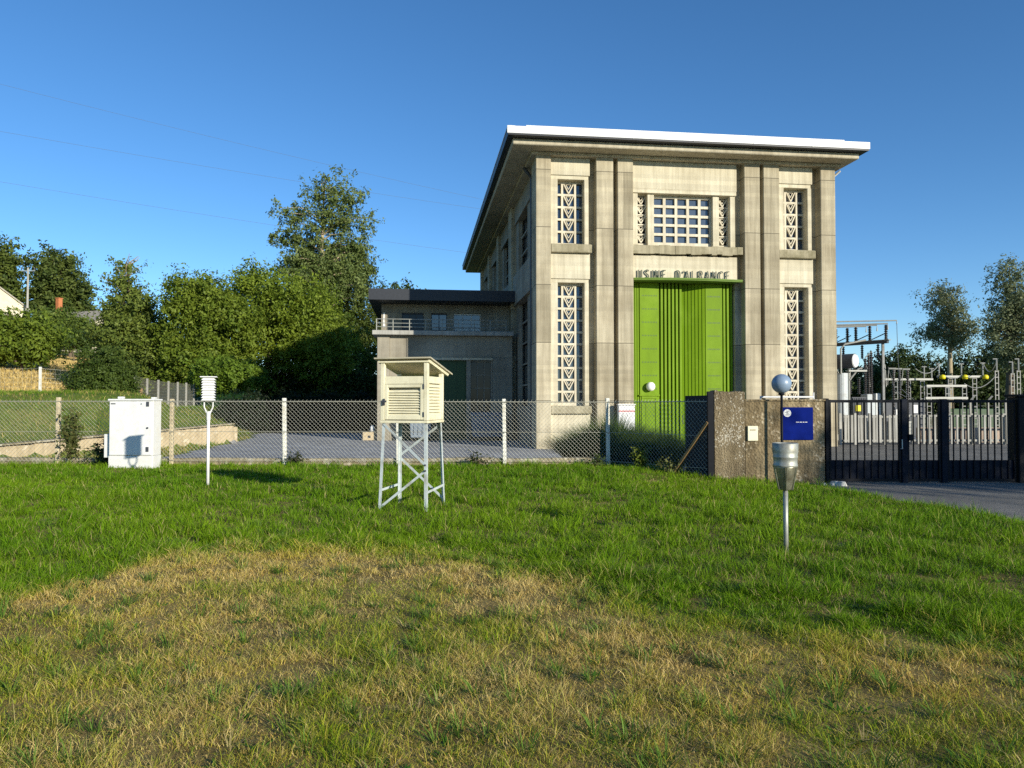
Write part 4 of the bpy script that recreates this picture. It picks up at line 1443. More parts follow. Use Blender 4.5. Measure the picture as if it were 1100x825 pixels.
LT, LBt = (hw - .015, hd - .015), (hw + .018, hd + .05)
def leg_at(sx, sy, z):
    t = (BZ0 - z) / BZ0
    return Vector((sx * (LT[0] + (LBt[0] - LT[0]) * t), sy * (LT[1] + (LBt[1] - LT[1]) * t), z))


for sx in (-1, 1):
    for sy in (-1, 1):
        angle(leg_at(sx, sy, -.12), leg_at(sx, sy, BZ0 - .045), sx=-sx, sy=-sy).build('leg', M['galv_leg'], ws)
fl = lambda a, b: MB().bar(a, b, .008, .034)
e = Vector((0, -.028, 0))
fl(leg_at(-1, -1, 1.24) + e, leg_at(1, -1, .66) + e).build('brace', M['galv_leg'], ws)
fl(leg_at(-1, -1, .04) + e * .6, leg_at(1, -1, .58) + e * .6).build('brace', M['galv_leg'], ws)
fl(leg_at(-1, 1, .70) - e, leg_at(1, 1, .10) - e).build('brace', M['galv_leg'], ws)
fl(leg_at(1, 1, 1.22) - e, leg_at(-1, 1, .75) - e).build('brace', M['galv_leg'], ws)
e2 = Vector((.028, 0, 0))
fl(leg_at(1, -1, .28) + e2, leg_at(1, 1, .32) + e2).build('brace', M['galv_leg'], ws)
fl(leg_at(-1, -1, .28) - e2, leg_at(-1, 1, .30) - e2).build('brace', M['galv_leg'], ws)
m = MB()
for p in (leg_at(1, -1, .66) + e * 1.3, leg_at(1, -1, .58) + e * 1.3, leg_at(-1, 1, .70) - e * 1.3):
    m.tube([p + Vector((0, -.012, 0)), p + Vector((0, .012, 0))], .014, 6)
m.build('bolt', M['dark_grey'], ws)

# ------------------------------------------------------------------ rain gauge
rg = thing('rain_gauge', 'dented metal rain gauge bucket on a thin post in the lawn', 'rain gauge', (2.79, 7.62, -.04))
MB().tube([(0, 0, -.1), (0, 0, .72)], .024, 10).build('post', M['zinc'], rg, smooth=True)
m = MB()
m.lathe([(.001, .70), (.062, .70), (.066, .705), (.108, .925), (.110, .94)], n=28)
m.build('lower_bucket', M['brass'], rg, smooth=True)
m = MB()
m.lathe([(.118, .935), (.121, .942), (.121, .955), (.116, .962), (.118, 1.02), (.122, 1.026), (.122, 1.040), (.118, 1.046), (.126, 1.085), (.127, 1.17), (.121, 1.175), (.117, 1.17), (.108, 1.10), (.02, 1.02), (.001, 1.015)], n=28)
m.build('collector', M['zinc'], rg, smooth=True)
for k in range(6):
    a = k * PI / 3 + .3
    m = MB()
    m.tube([(.073 * math.cos(a), .073 * math.sin(a), .70), (.125 * math.cos(a), .125 * math.sin(a), .935)], .006, 6)
    m.build('strut', M['brass'], rg)

# ------------------------------------------------------------------ gate wall, sign, globe, gate
gw = thing('gate_wall', 'weathered pebbly concrete gate wall with a taller left end', 'wall', (0, 0, 0))
m = MB()
# uneven top on the taller end
xs = np.linspace(4.34, 5.0, 12)
prof = [(4.34, -.4), (5.0, -.4)] + [(float(x), 1.77 + .05 * random.random()) for x in xs[::-1]]
m.prism(prof, 16.0, 16.36, 'y')
m.build('tall_end', M['gate_pebble'], gw, bevel=.012)
MB().box(5.002, 6.72, 16.02, 16.36, -.4, 1.57).build('wall_panel', M['gate_wall'], gw, bevel=.015)
MB().box(4.99, 6.74, 15.99, 16.39, 1.573, 1.61).build('coping', M['gate_wall'], gw, bevel=.012)
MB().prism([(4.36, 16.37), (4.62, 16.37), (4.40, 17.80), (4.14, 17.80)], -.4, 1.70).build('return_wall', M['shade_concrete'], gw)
tagp = MB().tube([(5.42, 16.25, 1.66), (6.58, 16.25, 1.66)], .022, 8).tube([(6.58, 16.25, 1.60), (6.58, 16.25, 1.76)], .016, 8).tube([(5.42, 16.25, 1.60), (5.42, 16.25, 1.68)], .016, 8).build('rail', M['white_metal'], gw)

sg = thing('wall_sign', 'blue enamel sign with a round white emblem on the gate wall', 'sign', (6.12, 16.015, 1.08))
MB().box(-.33, .34, -.03, 0, -.34, .36).build('plate', M['blue_sign'], sg, bevel=.006)
m = MB()
m.tube([(-.215, -.0305, .235), (-.215, -.034, .235)], .082, 20)
m.build('emblem', M['white_metal'], sg)
m = MB()
for k in range(4): m.box(-.255 + .022 * (k % 2), -.175 - .012 * (k % 3), -.037, -.0345, .19 + k * .027, .203 + k * .027)
m.build('emblem_mark', M['dark_grey'], sg)
m = MB()
for k, (a, b) in enumerate(((-.03, .03), (.045, .10), (.115, .15), (.165, .21))): m.box(a, b, -.034, -.0305, .035, .048)
m.build('text_line', M['white_metal'], sg)

pl = thing('wall_plaque', 'small ivory plate fixed low on the pebbly gate wall', 'plaque', (5.16, 16.0, .88))
MB().box(-.11, .11, -.03, 0, -.16, .16).build('plate', M['plaque'], pl, bevel=.008)
MB().box(-.06, .06, -.036, -.0305, .06, .09).build('slot', M['cream_wood_grey'], pl)

gl = thing('globe_lamp', 'blue-grey globe lamp on a thin black pole before the gate wall', 'lamp', (5.70, 15.75, -.15))
MB().tube([(0, 0, -.1), (0, 0, 1.88)], .026, 10).build('pole', M['black_metal'], gl, smooth=True)
MB().lathe([(.03, 1.84), (.07, 1.86), (.06, 1.90), (.001, 1.91)], n=14).build('collar', M['black_metal'], gl, smooth=True)
m = MB()
m.lathe([(.205 * math.sin(PI * k / 16) + 1e-4, 2.09 - .205 * math.cos(PI * k / 16)) for k in range(17)], n=28)
m.build('globe', M['globe'], gl, smooth=True)

rk = thing('broken_stones', 'few pale broken stones lying at the foot of the gate wall', 'stones', (6.72, 15.62, -.2))
for k in range(6):
    r = random.Random(k)
    m = MB()
    s = .05 + .05 * r.random()
    cx, cy = r.uniform(-.25, .15), r.uniform(-.15, .15)
    pts_ = [(s * (1 + .4 * r.random()) * math.cos(a), s * (1 + .4 * r.random()) * math.sin(a)) for a in np.linspace(0, 6.28, 7)[:-1]]
    m.add([(cx + a * 1.1, cy + b, 0) for a, b in pts_] + [(cx + a * .6, cy + b * .6, s * 1.1) for a, b in pts_],
          [tuple(reversed(range(6))), tuple(range(6, 12))] + [(i, (i + 1) % 6, 6 + (i + 1) % 6, 6 + i) for i in range(6)])
    m.build('stone', M['stone_pale'], rk, bevel=.01)

gt = thing('gate', 'black steel double gate of vertical bars across the road', 'gate', (0, 0, 0))
GY = 16.1
GT, GB = 1.60, -.16


def leaf(x0, x1, y):
    m = MB()
    m.box(x0, x1, y - .025, y + .025, GT - .06, GT)
    m.box(x0, x1, y - .025, y + .025, GB, GB + .06)
    m.box(x0 + .001, x0 + .04, y - .03, y + .03, GB - .01, GT + .005); m.box(x1 - .04, x1 - .001, y - .03, y + .03, GB - .01, GT + .005)
    o = m.build('leaf', M['black_metal'], gt)
    m = MB()
    n = max(1, round((x1 - x0) / .155))
    for k in range(1, n):
        x = x0 + (x1 - x0) * k / n
        m.box(x - .011, x + .011, y - .011, y + .011, GB + .06, GT - .06)
    m.build('bars', M['black_metal'], o)
    MB().box(x0 + .041, x1 - .041, y + .016, y + .022, GB + .061, .30).build('kick_plate', M['navy_metal'], o)
    return o


leaf(6.84, 8.38, GY)
leaf(8.52, 9.24, GY)
leaf(9.38, 10.86, GY)
for x in (8.45, 9.31): MB().box(x - .06, x + .06, GY - .06, GY + .06, -.25, GT + .02).build('gate_post', M['navy_metal'], gt, bevel=.008)
MB().box(6.745, 6.82, GY - .07, GY + .07, -.25, GT + .03).build('gate_post', M['black_metal'], gt, bevel=.008)
MB().box(8.53, 8.61, GY - .09, GY - .062, .72, .86).build('lock_box', M['black_metal'], gt)
MB().tube([(8.36, GY - .06, .55), (8.36, GY - .12, .55), (8.36, GY - .12, .75)], .012, 6).build('handle', M['galv'], gt)
gp = thing('gate_pillar', 'gate pillar, its shade painted black, at the right edge of the picture', 'pillar', (11.1, 16.2, 0))
MB().box(-.22, .22, -.2, .2, -.3, 1.66).build('shaft', M['black_metal'], gp, bevel=.015)  # pillar's shade is put in as black colour
MB().box(-.26, .26, -.24, .24, 1.663, 1.72).build('cap', M['black_metal'], gp, bevel=.015)

# ------------------------------------------------------------------ retaining wall and bank fences
rw = MB()
P0, P1 = Vector((-19.6, 16.2)), Vector((-12.9, 34.6))
dr = (P1 - P0).normalized()
nr_ = Vector((-dr.y, dr.x))
Lw = (P1 - P0).length
for k in range(20):
    a, b = P0 + dr * Lw * k / 20, P0 + dr * (Lw * (k + 1) / 20 - .006)
    t = (k + .5) / 20
    yy = a.y
    h = np.interp(yy, [18, 24, 34.5], [.40, .44, .84]) + random.uniform(-.01, .01)
    i0, i1 = a + nr_ * .32, b + nr_ * .32
    rw.prism([(a.x, a.y), (i0.x, i0.y), (i1.x, i1.y), (b.x, b.y)][::-1], -.5, -.35 + h)
a, b = P1, P1 + nr_ * 1.2 + dr * .3
rw.prism([(a.x, a.y), (a.x + .25 * dr.x, a.y + .25 * dr.y), (b.x + .25 * dr.x, b.y + .25 * dr.y), (b.x, b.y)], -.5, .40)
tag(rw.build('retaining_wall', M['retain'], bevel=.015), 'low tan stone retaining wall at the foot of the grassy bank', 'wall')
cp = MB()
for k in range(13):
    a, b = P0 + dr * Lw * k / 13 - nr_ * .03, P0 + dr * (Lw * (k + 1) / 13 - .01) - nr_ * .03
    h0 = np.interp(a.y, [18, 24, 34.5], [.42, .46, .87]) - .35
    cp.bar((a.x + nr_.x * .18, a.y + nr_.y * .18, h0 + .03), (b.x + nr_.x * .18, b.y + nr_.y * .18, np.interp(b.y, [18, 24, 34.5], [.42, .46, .87]) - .35 + .03), .42, .05)
co = cp.build('coping', M['kerb'], [o for o in bpy.data.objects if o.name == 'retaining_wall'][0])


def bank_fence(name, label, pts, hgt, mat, meshmat, cell, r, pw=.05, tops=None):
    f = thing(name, label, 'fence', (0, 0, 0))
    zs = [gz(x, y) for x, y in pts]
    for (x, y), z in zip(pts, zs):
        MB().box(-pw, pw, -pw, pw, -.3, hgt).build('post', M[mat], f, loc=(x, y, z))
    m = MB()
    for (p, z0), (q, z1) in zip(zip(pts[:-1], zs[:-1]), zip(pts[1:], zs[1:])):
        L = math.hypot(q[0] - p[0], q[1] - p[1])
        n = max(2, int(L / cell))
        for k in range(1, n):
            t = k / n
            x, y, z = p[0] + (q[0] - p[0]) * t, p[1] + (q[1] - p[1]) * t, z0 + (z1 - z0) * t
            m.bar((x, y, z + .05), (x, y, z + hgt - .08), r, r)
        for k in range(9):
            zz = .08 + (hgt - .16) * k / 8
            m.bar((p[0], p[1], z0 + zz), (q[0], q[1], z1 + zz), r * 1.2, r * 1.2)
    m.build('wire_mesh', M[meshmat], f)
    return f


bank_fence('post_and_mesh_fence', 'tall fence on two pale concrete posts at the left edge, on the bank', [(-29.5, 40), (-26.7, 38.5), (-24.4, 38.5), (-23.2, 39.5)], 2.05, 'post_white', 'wire', .22, .006)
bank_fence('concrete_post_fence', 'fence with a row of pale concrete posts beside the round bush', [(-19.25 - .35 * k, 38 + 2 * k) for k in range(7)], 1.6, 'precast', 'wire', .16, .008, .045)
bank_fence('green_mesh_fence', 'dark green mesh panel fence below the leafy trees', [(-20.9, 50.2), (-19.2, 49.4), (-17.6, 48.8), (-16.0, 48.6), (-14.4, 48.6), (-12.8, 48.7), (-11.2, 48.8)], 1.5, 'green_dark', 'green_dark', .09, .022, .04)
rf = thing('rail_fence', 'brown timber rails across the dry field beside the round bush', 'fence', (0, 0, 0))
for k in range(4):
    x, y = -24.6 + 1.05 * k, 42.5 + .2 * k
    MB().box(-.05, .05, -.05, .05, -.3, 1.15).build('post', M['wood'], rf, loc=(x, y, gz(x, y)))
m = MB()
for zz in (.5, 1.05): m.bar((-24.6, 42.43, gz(-24.6, 42.5) + zz), (-21.45, 43.03, gz(-21.45, 43.1) + zz), .05, .09)
m.build('rail', M['wood'], rf)

# ------------------------------------------------------------------ far houses, pole, power lines
def house(name, label, x, y, w, dpt, hw_, hr, rz, chim=None):
    z = gz(x, y) - .3
    h = thing(name, label, 'house', (x, y, z), rz)
    MB().prism([(-w / 2, 0), (w / 2, 0), (w / 2, hw_), (0, hw_ + hr), (-w / 2, hw_)], -dpt / 2, dpt / 2, 'y').build('wall', M['house'], h)
    m = MB()
    for s in (-1, 1):
        m.bar((s * (w / 4 + .2), -dpt / 2 - .3, hw_ + hr / 2 + .03), (s * (w / 4 + .2), dpt / 2 + .3, hw_ + hr / 2 + .03), math.hypot(w / 2 + .5, hr), .2,
              up=Vector((s * hr, 0, w / 2)).normalized())
    r = m.build('roof', M['house_roof'], h)
    if chim:
        MB().box(chim - .5, chim + .5, -.9, .1, hw_ + hr * .3, hw_ + hr + 1.5).build('chimney', M['terracotta'], r)
    MB().box(-w * .2, w * .05, -dpt / 2 - .03, -dpt / 2 + .05, 1.0, 2.4).build('window', M['dark_glass'], h)
    return h


p = at(-12, 345, 122)
house('stone_house', 'pale house with a plain gable at the left edge on the hill', at(-10, 330, 122).x, p.y, 9.4, 11, at(0, 333, 122).z - gz(at(-10, 330, 122).x, p.y) + .3, 3.8, .60)
p = at(92, 345, 128)
house('stone_house', 'cream house with an orange chimney half hidden by trees on the hill', p.x, p.y, 8.5, 12, 4.6, 2.6, 1.2, None)
c0 = [o for o in bpy.data.objects if o.name == 'stone_house.001'][0]
cz = c0.location.z
pp = at(62, 320, 126)
MB().box(-.36, .36, -.34, .34, -4.5, -.1).box(-.43, .43, -.41, .41, -.097, .04).build('chimney', M['terracotta'], c0, loc=c0.matrix_basis.inverted() @ pp)

up_ = thing('utility_pole', 'pale concrete utility pole among the trees on the hill', 'pole', tuple(at(28, 352, 118)))
up_.location.z = gz(up_.location.x, up_.location.y)
ht = at(28, 287, 118).z - up_.location.z
MB().tube([(0, 0, -.5), (0, 0, ht)], [.20, .13], 8).build('shaft', M['precast'], up_)
MB().bar((-1.1, 0, ht - .5), (1.1, 0, ht - .5), .14, .14).build('crossarm', M['galv'], up_)
for x in (-1.0, 0, 1.0): MB().tube([(x, 0, ht - .4), (x, 0, ht + .1)], .07, 6).build('insulator', M['ceramic'], up_)

for lab, (pa, pb, sag) in (
        ('uppermost of the three overhead wires crossing the sky', (at(-120, 57, 92), at(760, 262, 140), 1.2)),
        ('middle of the three overhead wires, passing behind the treetop', (at(-120, 118, 90), at(760, 255, 140), 1.0)),
        ('lowest of the three overhead wires, nearest the hilltop trees', (at(-120, 174, 88), at(760, 302, 140), 1.0))):
    pts_ = [tuple(pa.lerp(pb, k / 24) - Vector((0, 0, sag * 4 * (k / 24) * (1 - k / 24)))) for k in range(25)]
    tag(MB().tube(pts_, .015, 5).build('overhead_wire', M['cable']), lab, 'wire', 'overhead wires crossing the sky')

# ------------------------------------------------------------------ switchyard
SZ = -.35
def insul(mb, x, y, z0, z1, r=.07, n=10, rings=None):
    k = rings or max(3, int((z1 - z0) / .09))
    prof = []
    for i in range(k):
        a = z0 + (z1 - z0) * i / k
        hgt = (z1 - z0) / k
        prof += [(r * .55, a), (r, a + hgt * .35), (r * .95, a + hgt * .5), (r * .55, a + hgt * .6)]
    prof.append((r * .55, z1))
    mb.lathe(prof, (x, y, 0), n)


# precast fence, ribbed part and picket part
pf = thing('precast_fence', 'white ribbed precast concrete fence beyond the gate at left', 'fence', (0, 0, 0))
y0 = 33.0
def pxx(px, D): return (px - 550) / FOC * D
xa, xb = pxx(902, y0), pxx(966, y0)
n = 4
for k in range(n + 1):
    x = xa + (xb - xa) * k / n
    MB().box(x - .05, x + .05, y0 - .06, y0 + .06, SZ - .1, 1.06).build('post', M['precast'], pf)
m = MB()
k = xa + .1
while k < xb - .1:
    if min(abs(k - (xa + (xb - xa) * i / n)) for i in range(n + 1)) > .1:
        m.box(k - .055, k + .055, y0 - .03, y0 + .03, SZ + .12, .98)
    k += .14
m.box(xa + .051, xb - .051, y0 - .024, y0 + .024, .86, .94); m.box(xa + .051, xb - .051, y0 - .024, y0 + .024, SZ + .16, SZ + .24)
m.box(xa + .051, xb - .051, y0 + .04, y0 + .07, SZ + .1, .7)
m.build('panels', M['precast'], pf)
pk = thing('picket_fence', 'white picket fence standing before the pinkish switchyard wall', 'fence', (0, 0, 0))
xa, xb = pxx(974, y0), pxx(1150, y0)
m = MB()
k = xa
while k < xb:
    m.box(k - .035, k + .035, y0 - .03, y0 + .03, SZ + .05, .98)
    k += .245
m.build('pickets', M['precast'], pk)
m = MB()
for zz in (.90, SZ + .16): m.box(xa, xb, y0 + .032, y0 + .075, zz, zz + .09)
m.build('rail', M['precast'], pk)
for k in range(6):
    x = xa + (xb - xa) * k / 5
    MB().box(x - .06, x + .06, y0 + .08, y0 + .2, SZ - .1, 1.05).build('post', M['precast'], pk)
wl = tag(MB().box(pxx(985, 35), pxx(1180, 35), 34.9, 35.15, SZ - .1, .36).build('low_wall', M['pink_wall'], bevel=.02), 'long low pinkish wall behind the white picket fence', 'wall')
# gate post box between the two fences
wb = thing('intercom_post', 'white box on a post in the gap between the two white fences', 'post', (pxx(969, 31), 31, SZ))
MB().box(-.05, .05, -.05, .05, -.1, .25).build('post', M['dark_grey'], wb)
MB().box(-.11, .11, -.1, .1, .253, 1.4).build('box', M['white_metal'], wb, bevel=.02)

# transformer
D = 37.0
tx, ty = pxx(908, D), D
tr = thing('transformer', 'grey power transformer with a white-ended oil drum beside the building', 'transformer', (tx, ty, SZ))
MB().box(-.75, 1.0, 0, 1.6, 0, .30).build('plinth', M['precast'], tr, bevel=.02)
MB().tube([(-.05, .3, .303), (-.05, .3, 3.35)], .30, 20).build('tank', M['grey_paint'], tr)
m = MB()
for k in range(8): m.box(.45 + k * .085, .45 + k * .085 + .045, .1, .8, .5, 2.1)
m.box(.43, 1.14, .2, .7, 1.9, 2.15)
m.build('radiator', M['dark_grey'], tr)
m = MB().box(1.18, 1.45, .2, .9, .31, 2.3)
m.build('control_box', M['grey_paint'], tr, bevel=.02)
m = MB().tube([(-.35, .9, 3.95), (.48, -.05, 3.95)], .36, 20)
dr_ = m.build('oil_drum', M['dark_grey'], tr)
dv = Vector((.83, -.95, 0)).normalized()
c = Vector((.48, -.05, 3.95))
MB().tube([c + dv * .002, c + dv * .05], [.34, .31], 24).build('drum_end', M['white_metal'], dr_)
MB().bar(c + dv * .056 - Vector((0, 0, .3)), c + dv * .056 + Vector((0, 0, .3)), .02, .012, up=dv).build('drum_rib', M['galv'], dr_)
MB().tube([(-.2, .0, 3.3), (-.2, 0, 4.55), (0.0, 0, 4.78), (1.1, .1, 5.0)], .045, 8).build('oil_pipe', M['bar_steel'], tr)
MB().tube([(.28, .2, .3), (.28, .2, 3.62)], .05, 8).build('support', M['bar_steel'], tr)
MB().tube([(.30, .18, 3.0), (.7, .1, 3.55), (.9, .1, 3.6)], .045, 8).build('oil_pipe', M['bar_steel'], tr)
MB().box(.2, 1.1, .0, .35, 3.42, 3.50).build('drum_cradle', M['bar_steel'], tr)
for k in range(3):
    m = MB()
    insul(m, .35 + k * .45, 1.2, 2.3, 3.1, .09)
    m.build('bushing', M['ceramic'], tr)
MB().box(.55, .8, .06, .075, 1.45, 1.75).build('warning_plate', M['yellow'], tr)

# busbar gantry
D = 38.0
gn = thing('busbar_gantry', 'steel busbar gantry carrying dark insulators beside the building corner', 'gantry', (pxx(949, D), D, SZ))
zt = at(0, 369, D).z - SZ
MB().box(-.055, .055, -.055, .055, 0, zt).build('post', M['steel_grey'], gn)
MB().box(-2.3, -2.14, 2.9, 3.06, 0, zt).build('post', M['bar_steel'], gn)
bm2 = MB()
bm2.bar((.16, -.2, zt + .08), (-2.6, 3.6, zt + .08), .2, .14)
bm2.build('beam', M['dark_grey'], gn)
MB().bar((.22, -.28, zt + .175), (-2.66, 3.68, zt + .175), .26, .04).build('beam_top', M['bar_steel'], gn)
for k, t in enumerate((.02, .2, .36, .46, .60, .72, .84)):
    x, y = .16 - 2.76 * t, -.2 + 3.8 * t
    m = MB()
    insul(m, x, y, zt + .2, zt + .95, .10)
    m.build('insulator', M['ceramic'], gn)
for k, t in enumerate((.12, .30, .52, .66)):
    x, y = .16 - 2.76 * t, -.2 + 3.8 * t
    m = MB()
    insul(m, x, y - .1, zt - .62 - .1 * (k % 2), zt - .02, .085)
    m.build('insulator', M['ceramic'], gn)
    MB().tube([(x, y - .1, zt - .66), (x + .25, y - .3, zt - 1.1 - .3 * (k % 2)), (x + .3, y - .3, zt - 2.2)], .022, 5).build('conductor', M['bar_steel'], gn)
    MB().bar((x - .3, y, zt + .21), (x + .35, y - .25, zt + .55), .04, .05).build('bracket', M['dark_grey'], gn)
bus = MB()
for dx, dz in ((0, 1.0), (-.55, .92), (-1.1, .86)):
    bus.tube([(dx + .16, -.2, zt + dz - .3), (dx + .16, -.2, zt + dz), (dx - 2.6, .6, zt + dz)], .035, 7)
bus.tube([(.62, -.2, zt + 1.0), (.62, -.2, zt + 1.16), (-2.4, .4, zt + 1.16)], .035, 7)
bus.build('busbar', M['bar_steel'], gn)
MB().tube([(.62, -.2, zt + 1.0), (.66, -.2, zt - .9), (1.0, .2, zt - 2.3), (1.9, .6, zt - 2.9)], .014, 5).build('cable', M['cable'], gn)
MB().tube([(.15, -.2, zt - 1.2), (.7, .2, zt - 2.4), (1.5, .6, zt - 2.75)], .014, 5).build('cable', M['cable'], gn)
# surge arresters and pipework under the beam
ar = thing('surge_arrester', 'dark ceramic surge arrester stack under the busbar gantry beam', 'insulator', (pxx(936, D), D + .3, SZ))
MB().box(-.25, .25, -.2, .2, 0, 1.9).build('base', M['grey_paint'], ar, bevel=.02)
for x in (-.15, .02, .16):
    m = MB()
    insul(m, x, 0, 1.9, 4.3 + x, .085)
    m.build('insulator', M['ceramic'], ar)
MB().tube([(-.15, 0, 4.2), (.2, 0, 4.5)], .03, 6).build('conductor', M['bar_steel'], ar)
MB().box(.3, .55, -.15, .15, 0, 2.35).build('box', M['white_paint'], ar, bevel=.02)

# three tall black post insulators
D = 38.5
for i, (px, lab) in enumerate(((960, 'leftmost of the three tall black column insulators behind the gate'), (971, 'middle of the three tall black column insulators behind the gate'), (984, 'rightmost of the three tall black column insulators behind the gate'))):
    pi_ = thing('column_insulator', lab, 'insulator', (pxx(px, D), D + .4 * i, SZ), 0, 'tall black column insulators')
    zt2 = at(0, 397, D).z - SZ
    MB().box(-.16, .16, -.16, .16, 0, .9).build('base', M['bar_steel'], pi_)
    m = MB()
    insul(m, 0, 0, .9, zt2, .085, 10, 22)
    m.build('stack', M['ceramic'], pi_)
    MB().tube([(-.25, 0, zt2 + .05), (.12, 0, zt2 + .05)], .045, 6).build('terminal', M['bar_steel'], pi_)
    MB().tube([(-.24, 0, zt2 + .05), (-.26, .1, zt2 - .8)], .02, 5).build('lead', M['bar_steel'], pi_)


def lattice_post(mb, x, y, z0, z1, w=.22):
    for s in (-1, 1):
        mb.box(x + s * w / 2 - .018, x + s * w / 2 + .018, y - .02, y + .02, z0, z1)
    n_ = max(2, int((z1 - z0) / .32))
    for k in range(n_ + 1):
        z = z0 + (z1 - z0 - .06) * k / n_
        mb.box(x - w / 2 + .0185, x + w / 2 - .0185, y - .018, y + .018, z, z + .045)


# disconnector frames
D = 42.0
def frame(label, pxa, pxb, py, posts, D, yellow=(), rods=(), name='disconnector_frame'):
    f = thing(name, label, 'switchgear', (0, D, SZ))
    z = at(0, py, D).z - SZ
    MB().box(pxx(pxa, D), pxx(pxb, D), -.06, .06, z - .08, z + .03).build('beam', M['bar_steel'], f)
    for p_ in posts:
        m = MB()
        lattice_post(m, pxx(p_, D), .0, 0, z - .082, .22)
        m.build('post', M['steel_grey'], f)
    for p_ in yellow:
        MB().lathe([(.001, -.13), (.13, -.12), (.16, -.02), (.13, .08), (.06, .12), (.001, .13)], (pxx(p_, D), -.16, z - .05), 14).build('yellow_cap', M['yellow'], f, smooth=True)
    for p_, t in rods:
        x = pxx(p_, D)
        zz = at(0, t, D).z - SZ
        m = MB()
        m.tube([(x, 0, z + .05), (x, 0, zz)], .035, 6)
        m.tube([(x - .14, 0, zz), (x + .14, 0, zz)], .03, 5)
        m.build('rod', M['bar_steel'], f)
    return f


frame('switch frame with three yellow caps along its pale beam', 1007, 1061, 404, (1021, 1047), 42.0, (1011, 1035, 1057), ((1009, 391), (1033, 391), (1056, 390)))
frame('plain pale switch frame behind the column insulators', 950, 1002, 407, (962, 976, 991), 43.0, (), ((993, 394), (1001, 396)))
frame('lower white switch frame left of the yellow caps', 995, 1038, 414, (998, 1018, 1036), 40.0, (), ((1026, 406),))
frame('low bus frame close behind the gate top rail', 994, 1039, 427, (1017,), 37.0)
for i, (px, top, lab) in enumerate(((1071, 398, 'single tall lattice post right of the yellow-capped switch frame'), (1088, 401, 'left of the close pair of lattice posts near the right edge'), (1094.5, 398, 'right of the close pair of lattice posts near the right edge'))):
    D = 40.0 + (1.0 if i == 1 else 0)
    lpo = thing('lattice_post', lab, 'post', (pxx(px, D), D, SZ), 0, 'white lattice posts')
    z = at(0, top, D).z - SZ
    m = MB()
    lattice_post(m, 0, 0, 0, z, .17)
    m.build('shaft', M['precast'], lpo)
    m = MB().tube([(0, 0, z), (0, 0, z + .62)], .035, 6).tube([(-.2, 0, z + .62), (.03, 0, z + .62)], .03, 5)
    m.build('rod', M['bar_steel'], lpo)
# sagging conductors strung between the rods
for lab, a, b, sg_ in (
        ('conductor looping from the yellow-capped frame to the tall lattice post', at(1057, 391, 42), at(1071, 388, 40), .5),
        ('conductor sagging over the plain pale switch frame', at(984, 396, 39), at(1009, 392, 42), .35),
        ('conductor sagging low between the yellow-capped frame and lattice posts', at(1036, 412, 40), at(1071, 402, 40), .45)):
    pts_ = [tuple(a.lerp(b, k / 10) - Vector((0, 0, sg_ * 4 * k / 10 * (1 - k / 10)))) for k in range(11)]
    tag(MB().tube(pts_, .02, 5).build('conductor', M['bar_steel']), lab, 'wire', 'sagging switchyard conductors')
# security fence with cranked tops behind the pinkish wall
sf = thing('security_fence', 'mesh fence with cranked pale posts among the switchyard frames', 'fence', (0, 0, 0))
for k, px in enumerate((1042, 1061, 1080, 1099)):
    x = pxx(px, 36)
    m = MB().box(-.04, .04, -.04, .04, -.1, 1.95)
    m.bar((0, 0, 1.95), (.16, -.1, 2.2), .08, .08)
    m.build('post', M['precast'], sf, loc=(x, 36, SZ))
m = MB()
for k in range(10): m.bar((pxx(1042, 36), 36, SZ + .2 + k * .19), (pxx(1120, 36), 36, SZ + .2 + k * .19), .012, .012)
m.build('wire_mesh', M['dark_grey'], sf)
eq = thing('switch_cabinet', 'dark low switchgear cabinets behind the right part of the gate', 'cabinet', (pxx(1068, 46), 46, SZ))
for k in range(4): MB().box(-3 + k * 1.6, -1.55 + k * 1.6, 0, .8, 0, 1.5).build('unit', M['green_dark'], eq, bevel=.03)
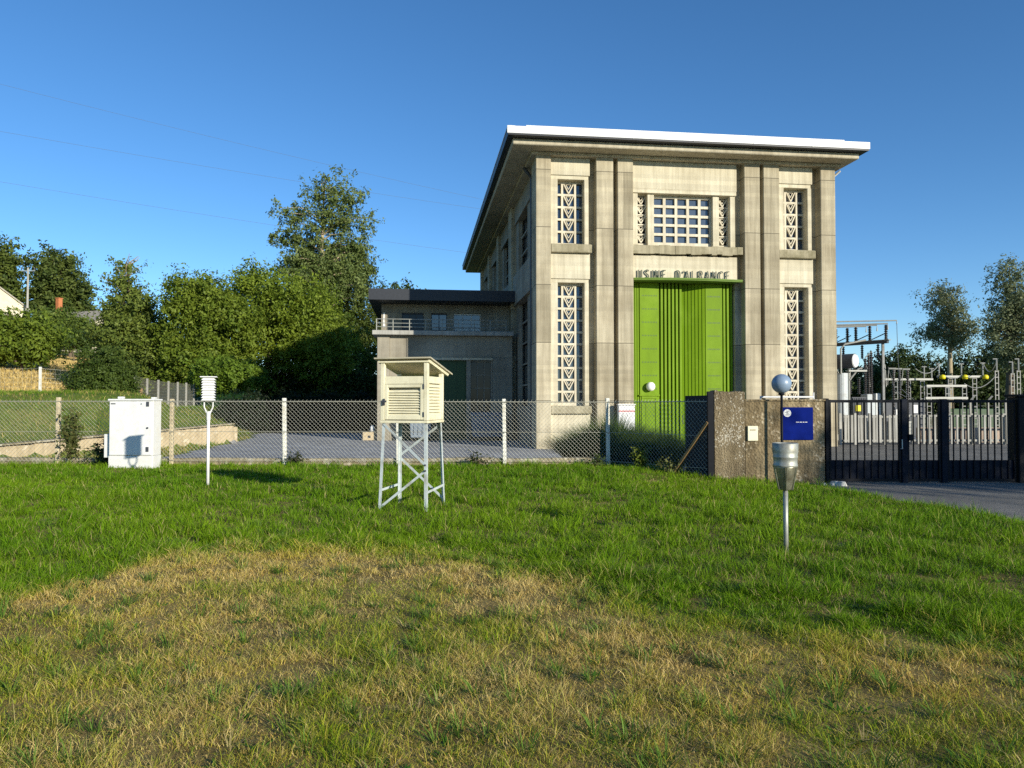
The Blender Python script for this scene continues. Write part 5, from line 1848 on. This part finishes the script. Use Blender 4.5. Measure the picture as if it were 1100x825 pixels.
bx = thing('control_cabinet', 'dark control cabinet between the gate posts', 'cabinet', (pxx(972, 41), 41, SZ))
MB().box(-1.1, 1.1, 0, .6, 0, 1.9).build('body', M['dark_grey'], bx, bevel=.03)
MB().box(-.5, -.2, -.012, 0, 1.2, 1.5).build('notice', M['white_metal'], bx)
MB().box(.45, .7, -.012, 0, 1.3, 1.75).build('notice', M['white_metal'], bx)

# ------------------------------------------------------------------ camera, light, world
cam = bpy.data.cameras.new('camera')
cam.sensor_width = 36
cam.lens = FOC / 1100 * 36
cam.clip_end = 4000
co_ = bpy.data.objects.new('camera', cam)
COL.objects.link(co_)
co_.location = (0, 0, EYE)
co_.rotation_euler = (math.radians(90) + math.atan((HOR - 412.5) / FOC), 0, 0)
scene.camera = co_

AZ, EL = math.atan2(.669, -.743), math.radians(15.2)
sun = bpy.data.lights.new('sun', 'SUN')
sun.energy = 5.0
sun.angle = math.radians(.55)
sun.color = (1.0, .93, .79)
so_ = bpy.data.objects.new('sun', sun)
COL.objects.link(so_)
S = Vector((math.sin(AZ) * math.cos(EL), math.cos(AZ) * math.cos(EL), math.sin(EL)))
so_.rotation_euler = S.to_track_quat('Z', 'Y').to_euler()
so_.location = S * 50

w = bpy.data.worlds.new('World')
scene.world = w
w.use_nodes = True
nt = w.node_tree
sky = nt.nodes.new('ShaderNodeTexSky')
sky.sky_type = 'NISHITA'
sky.sun_disc = False
sky.sun_elevation = EL
sky.sun_rotation = AZ
sky.air_density = .8
sky.dust_density = 0
sky.ozone_density = 3.6
bg = nt.nodes['Background']
hs = nt.nodes.new('ShaderNodeHueSaturation')
hs.inputs['Saturation'].default_value = 1.13
nt.links.new(sky.outputs[0], hs.inputs['Color'])
nt.links.new(hs.outputs[0], bg.inputs[0])
bg.inputs[1].default_value = .135
scene.view_settings.view_transform = 'Standard'
scene.view_settings.look = 'None'
scene.view_settings.exposure = .40
scene.view_settings.gamma = 1
scene.view_settings.use_curve_mapping = False
scene.render.engine = 'CYCLES'
scene.cycles.max_bounces = 6
scene.cycles.use_denoising = False
